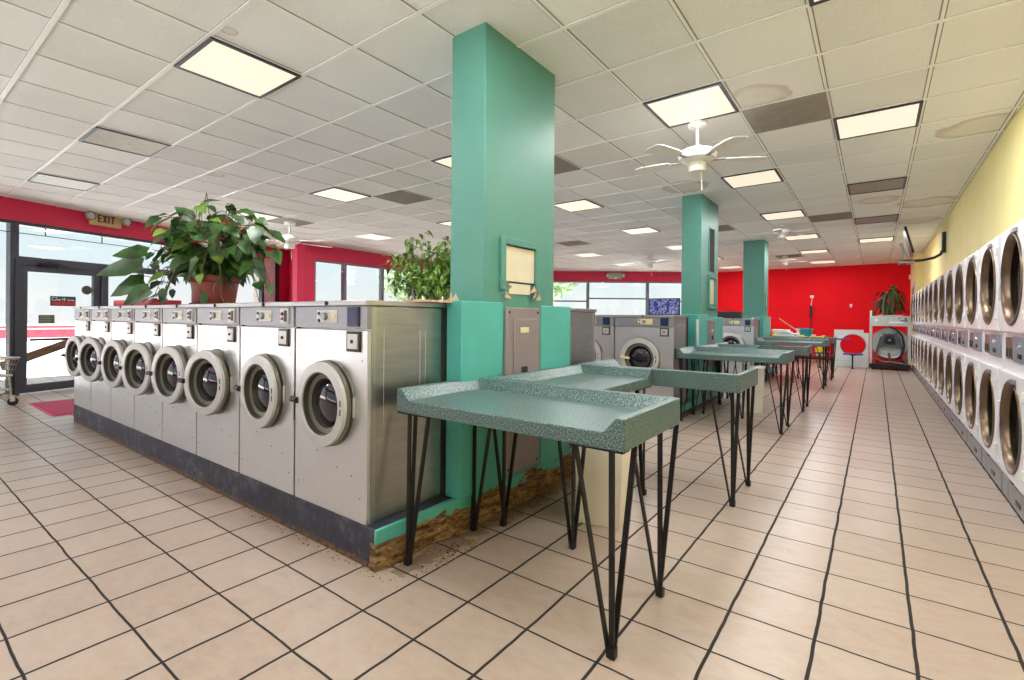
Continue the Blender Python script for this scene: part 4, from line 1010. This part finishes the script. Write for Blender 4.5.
def stool(label, x, y, z, rz):
    t = thing('blue_stool', label, 'stool', (x,y,0), rz); MB().box(-.21,-.15,z-.035,.21,.15,z).build('seat', M['blue'], t, bevel=.012)
    MB().box(-.016,-.016,.02,.016,.016,z-.03).build('post', M['blackm'], t); MB().box(-.035,-.12,0,.035,.12,.02).build('foot', M['blackm'], t, bevel=.004); return t
stool('low blue-topped stool with one black leg in front of the leaning white panel', -.47,14.95,.38,.1)
stool('low blue-topped stool between the legs of the last folding table', -1.15,14.6,.40,.3)
t = thing('mop_bucket', 'yellow mop bucket standing by the red wall behind the last folding table', 'bucket', (-1.28,16.5,.141), .2); t.scale = (.72,.72,.6)
m = MB(); m.lathe([(0,.08),(.16,.08),(.20,.42),(.215,.42),(.215,.45),(.185,.45),(.15,.10),(0,.10)], seg=24); m.build('pail', M['yel'], t)
m = MB(); m.box(-.12,-.16,.42,.12,.10,.58); m.build('wringer', M['yel'], t, bevel=.02); MB().tube([(.10,0,.56),(.26,0,.64),(.36,0,.62)], .014, 8).build('wringer_handle', M['blue'], t)
for x, y in ((-.12,-.12),(.12,-.12),(.12,.12),(-.12,.12)): MB().lathe([(0,-.012),(.036,-.012),(.036,.012),(0,.012)], (x,y,.038), 'x', 14).build('caster', M['rubber'], t)
MB().box(-.14,-.14,.07,.14,.14,.09).build('dolly', M['yel'], t, bevel=.006)
t = thing('low_platform', 'low black platform by the red wall carrying the yellow mop bucket', 'platform', (-1.42,16.5,0)); m = MB()
for x in (-.5,.5):
    for y in (-.2,.2): MB().box(x-.02,y-.02,0,x+.02,y+.02,.10).build('leg', M['blackm'], t)
MB().box(-.55,-.25,.10,.55,.25,.14).build('top', M['blackm'], t, bevel=.006)
Y0 = 11.95; zt = .813
t = thing('white_linen', 'heap of folded white cloth lying on the last folding table', 'cloth', (-1.55,Y0,zt)); m = MB(); rn = random.Random(12)
for k in range(5):
    m.obox(Vector((rn.uniform(-.04,.04)-.02*k,rn.uniform(-.02,.02),.03+.036*k)), .50-.05*k,.27,.037, Matrix.Rotation(rn.uniform(-.15,.15),3,'Z') @ Matrix.Rotation(rn.uniform(-.06,.06),3,'Y'))
m.build('fold', M['cloth'], t, bevel=.011)
t = thing('blue_bucket', 'turquoise plastic bucket standing on the last folding table', 'bucket', (-1.20,Y0+.05,zt)); m = MB().lathe([(0,.0),(.095,0),(.125,.20),(.135,.20),(.135,.225),(.118,.225),(.09,.01),(0,.01)], seg=28).build('tub', M['cyan'], t)
MB().tube([(.13*math.cos(a),.01,.21-.0+.03*math.sin(a)*0-.11*math.sin(a)) for a in [PI*k/12 for k in range(13)]], .004, 6).build('bail', M['plate'], t)
t = thing('spray_bottle', 'white bottle tilted against the turquoise bucket on the last folding table', 'bottle', (-1.34,Y0-.02,zt)); MB().lathe([(0,0),(.035,0),(.038,.12),(.014,.16),(.014,.19),(0,.19)], seg=18).build('body', M['cloth'], t); MB().box(-.05,-.012,.185,.02,.012,.215).build('trigger', M['cloth'], t, bevel=.004)
def glove(label, x, y, s):
    t = thing('rubber_gloves', label, 'gloves', (x,y,zt), s); m = MB()
    m.obox(Vector((0,0,.03)), .12,.09,.05, Matrix.Rotation(.2,3,'Y'))
    for k in range(4): m.tube([(.05,-.035+.023*k,.04),(.10,-.04+.026*k,.06),(.14,-.045+.028*k,.035)], .012, 8)
    m.tube([(.0,.04,.03),(.03,.08,.04)], .013, 8); m.build('glove', M['yel'], t, bevel=.008); MB().lathe([(.048,-.16),(.042,-.05),(.036,-.05),(.042,-.16)], (0,0,.045), 'x', 18).build('cuff', M['yel'], t)
glove('yellow rubber gloves between white cloth and turquoise bucket', -1.17,Y0-.12,.3); glove('yellow rubber gloves lying alone at the open end of the last folding table', -.92,Y0-.02,2.2); glove('yellow rubber gloves half under the white cloth heap', -1.72,Y0-.16,1.)
t = thing('sponge_tub', 'small pale tub with yellow label beside the turquoise bucket', 'tub', (-1.06,Y0-.03,zt)); MB().lathe([(0,0),(.04,0),(.045,.10),(.04,.10),(.035,.01),(0,.01)], seg=18).build('tub', M['cream'], t); MB().lathe([(.0425,.03),(.0445,.07)], seg=18).build('band', M['yel'], t)
t = thing('blue_handle_squeegee', 'blue squeegee handle poking out from the last folding table toward the round hole', 'squeegee', (-.75,Y0-.1,zt+.02)); MB().tube([(-.25,0,0),(.32,.04,.0)], .016, 10).build('handle', M['blue'], t); MB().box(-.30,-.16,-.018,-.25,.16,.015).build('blade', M['rubber'], t, bevel=.004)
t = thing('broom', 'pale wooden broom handle leaning diagonally behind the third green column', 'broom', (-1.65,17.1,0)); MB().tube([(.72,0,.12),(-.80,.05,1.26)], .016, 8).build('handle', M['broomw'], t); m = MB(); m.box(.60,-.04,.0,.88,.04,.13); m.build('bristles', M['blackm'], t, bevel=.01)
t = thing('hanging_brush', 'black brush hanging by a white string on the red wall', 'brush', (-1.62,17.555,1.30)); MB().box(-.04,-.05,0,.04,0,.36).build('bristle_block', M['black'], t, bevel=.01); MB().tube([(0,-.02,.36),(.03,-.015,.62)], .008, 6).build('string', M['cloth'], t)
MB().tube([(0,-.02,.0),(-.02,-.02,-.55)], .012, 8).build('handle', M['black'], t); MB().box(-.03,-.02,.60,.07,0,.68).build('hook', M['cloth'], t, bevel=.008)
t = thing('wall_hook', 'tiny white hook alone in the middle of the red wall', 'hook', (-.60,17.57,1.62)); MB().tube([(0,0,.05),(0,-.03,.04),(0,-.05,0),(0,-.03,-.03)], .010, 8).build('hook', M['cloth'], t); MB().box(-.03,-.008,0,.03,0,.08).build('plate', M['cloth'], t)
# things on the machines of the second and third island
t = thing('picture_box', 'small picture with a blue swirling pattern standing on the wide washer', 'picture', (-2.22,6.22,1.266), .12); MB().box(-.20,0,0,.20,.03,.22).build('frame', M['black'], t, bevel=.003); MB().box(-.185,-.003,.012,.185,.0,.208).build('picture', M['swirl'], t, smooth=False)
MB().prism([(-.05,.03,.16),(.05,.03,.16),(.05,.14,0),(-.05,.14,0)], (0,.006,0)).build('stand', M['black'], t)
t = thing('black_case', 'low black case on the washers between the second and third columns', 'case', (-2.42,10.55,1.241), .05); MB().box(-.22,0,0,.22,.22,.14).build('case', M['black'], t, bevel=.01); MB().tube([(-.05,0,.14),(-.05,0,.165),(.05,0,.165),(.05,0,.14)], .007, 6).build('handle', M['black'], t); MB().box(-.26,.05,0,-.235,.08,.20).build('antenna', M['broomw'], t)
t = thing('leaning_slat', 'white slatted strip leaning between the wide washer and the second teal end wall', 'strip', (-1.875,6.50,.875)); MB().obox(Vector((0,0,.17)), .02,.07,.34, Matrix.Rotation(-.02,3,'X')).build('slat', M['pwhite'], t, bevel=.003)
m = MB(); m.obox(Vector((.03,-.10,.11)), .015,.05,.22, Matrix.Rotation(.25,3,'X')); m.build('short_slat', M['pwhite'], t, bevel=.003)
t = thing('paper_bundle', 'pale paper bundle lying on top of the back machine with the steel side', 'paper', (-2.45,3.55,1.301)); MB().obox(Vector((0,0,.012)), .30,.18,.02, Matrix.Rotation(.3,3,'Z')).build('sheet', M['plate'], t); MB().obox(Vector((.02,.01,.03)), .20,.12,.014, Matrix.Rotation(-.2,3,'Z')).build('top_sheet', M['board'], t)

# ------------------------------------------------------------------ light, sky, camera
w = bpy.data.worlds.new('sky'); bpy.context.scene.world = w; w.use_nodes = True; nt = w.node_tree; bg = nt.nodes['Background']
tc = N(nt, 'ShaderNodeTexCoord'); sp = N(nt, 'ShaderNodeSeparateXYZ'); nt.links.new(tc.outputs['Generated'], sp.inputs[0])
nt.links.new(ramp(nt, sp.outputs[2], [(0., (1.,1.,1.)), (.05, (.90,.975,1.)), (.2, (.70,.90,1.))]), bg.inputs[0]); bg.inputs[1].default_value = SKY
L = bpy.data.lights.new('sun', 'SUN'); L.energy = SUN; L.angle = .03; o = bpy.data.objects.new('sun', L); C.objects.link(o)
o.rotation_euler = Vector((-.12,-.22,-1.)).to_track_quat('-Z','Y').to_euler()
cam = bpy.data.cameras.new('camera'); co = bpy.data.objects.new('camera', cam); C.objects.link(co)
f, y0, cx, roll = 487.2575, 317.505, 518.5682, .0081
r0, u0, fw = Vector((C_,S_,0)), Vector((0,0,1)), Vector((-S_,C_,0))
rr = r0*math.cos(roll)+u0*math.sin(roll); uu = -r0*math.sin(roll)+u0*math.cos(roll)
mw = Matrix((rr, uu, -fw)).transposed().to_4x4(); mw.translation = (0,0,CAMH); co.matrix_world = mw
cam.sensor_width = 36; cam.sensor_fit = 'HORIZONTAL'; cam.lens = f/1024*36; cam.shift_x = (512-cx)/1024; cam.shift_y = (y0-340)/1024; cam.clip_start = .05; cam.clip_end = 300
sc = bpy.context.scene; sc.camera = co
sc.view_settings.view_transform = 'Standard'; sc.view_settings.look = 'None'; sc.view_settings.gamma = 1; sc.view_settings.use_curve_mapping = False; sc.view_settings.exposure = EXPO
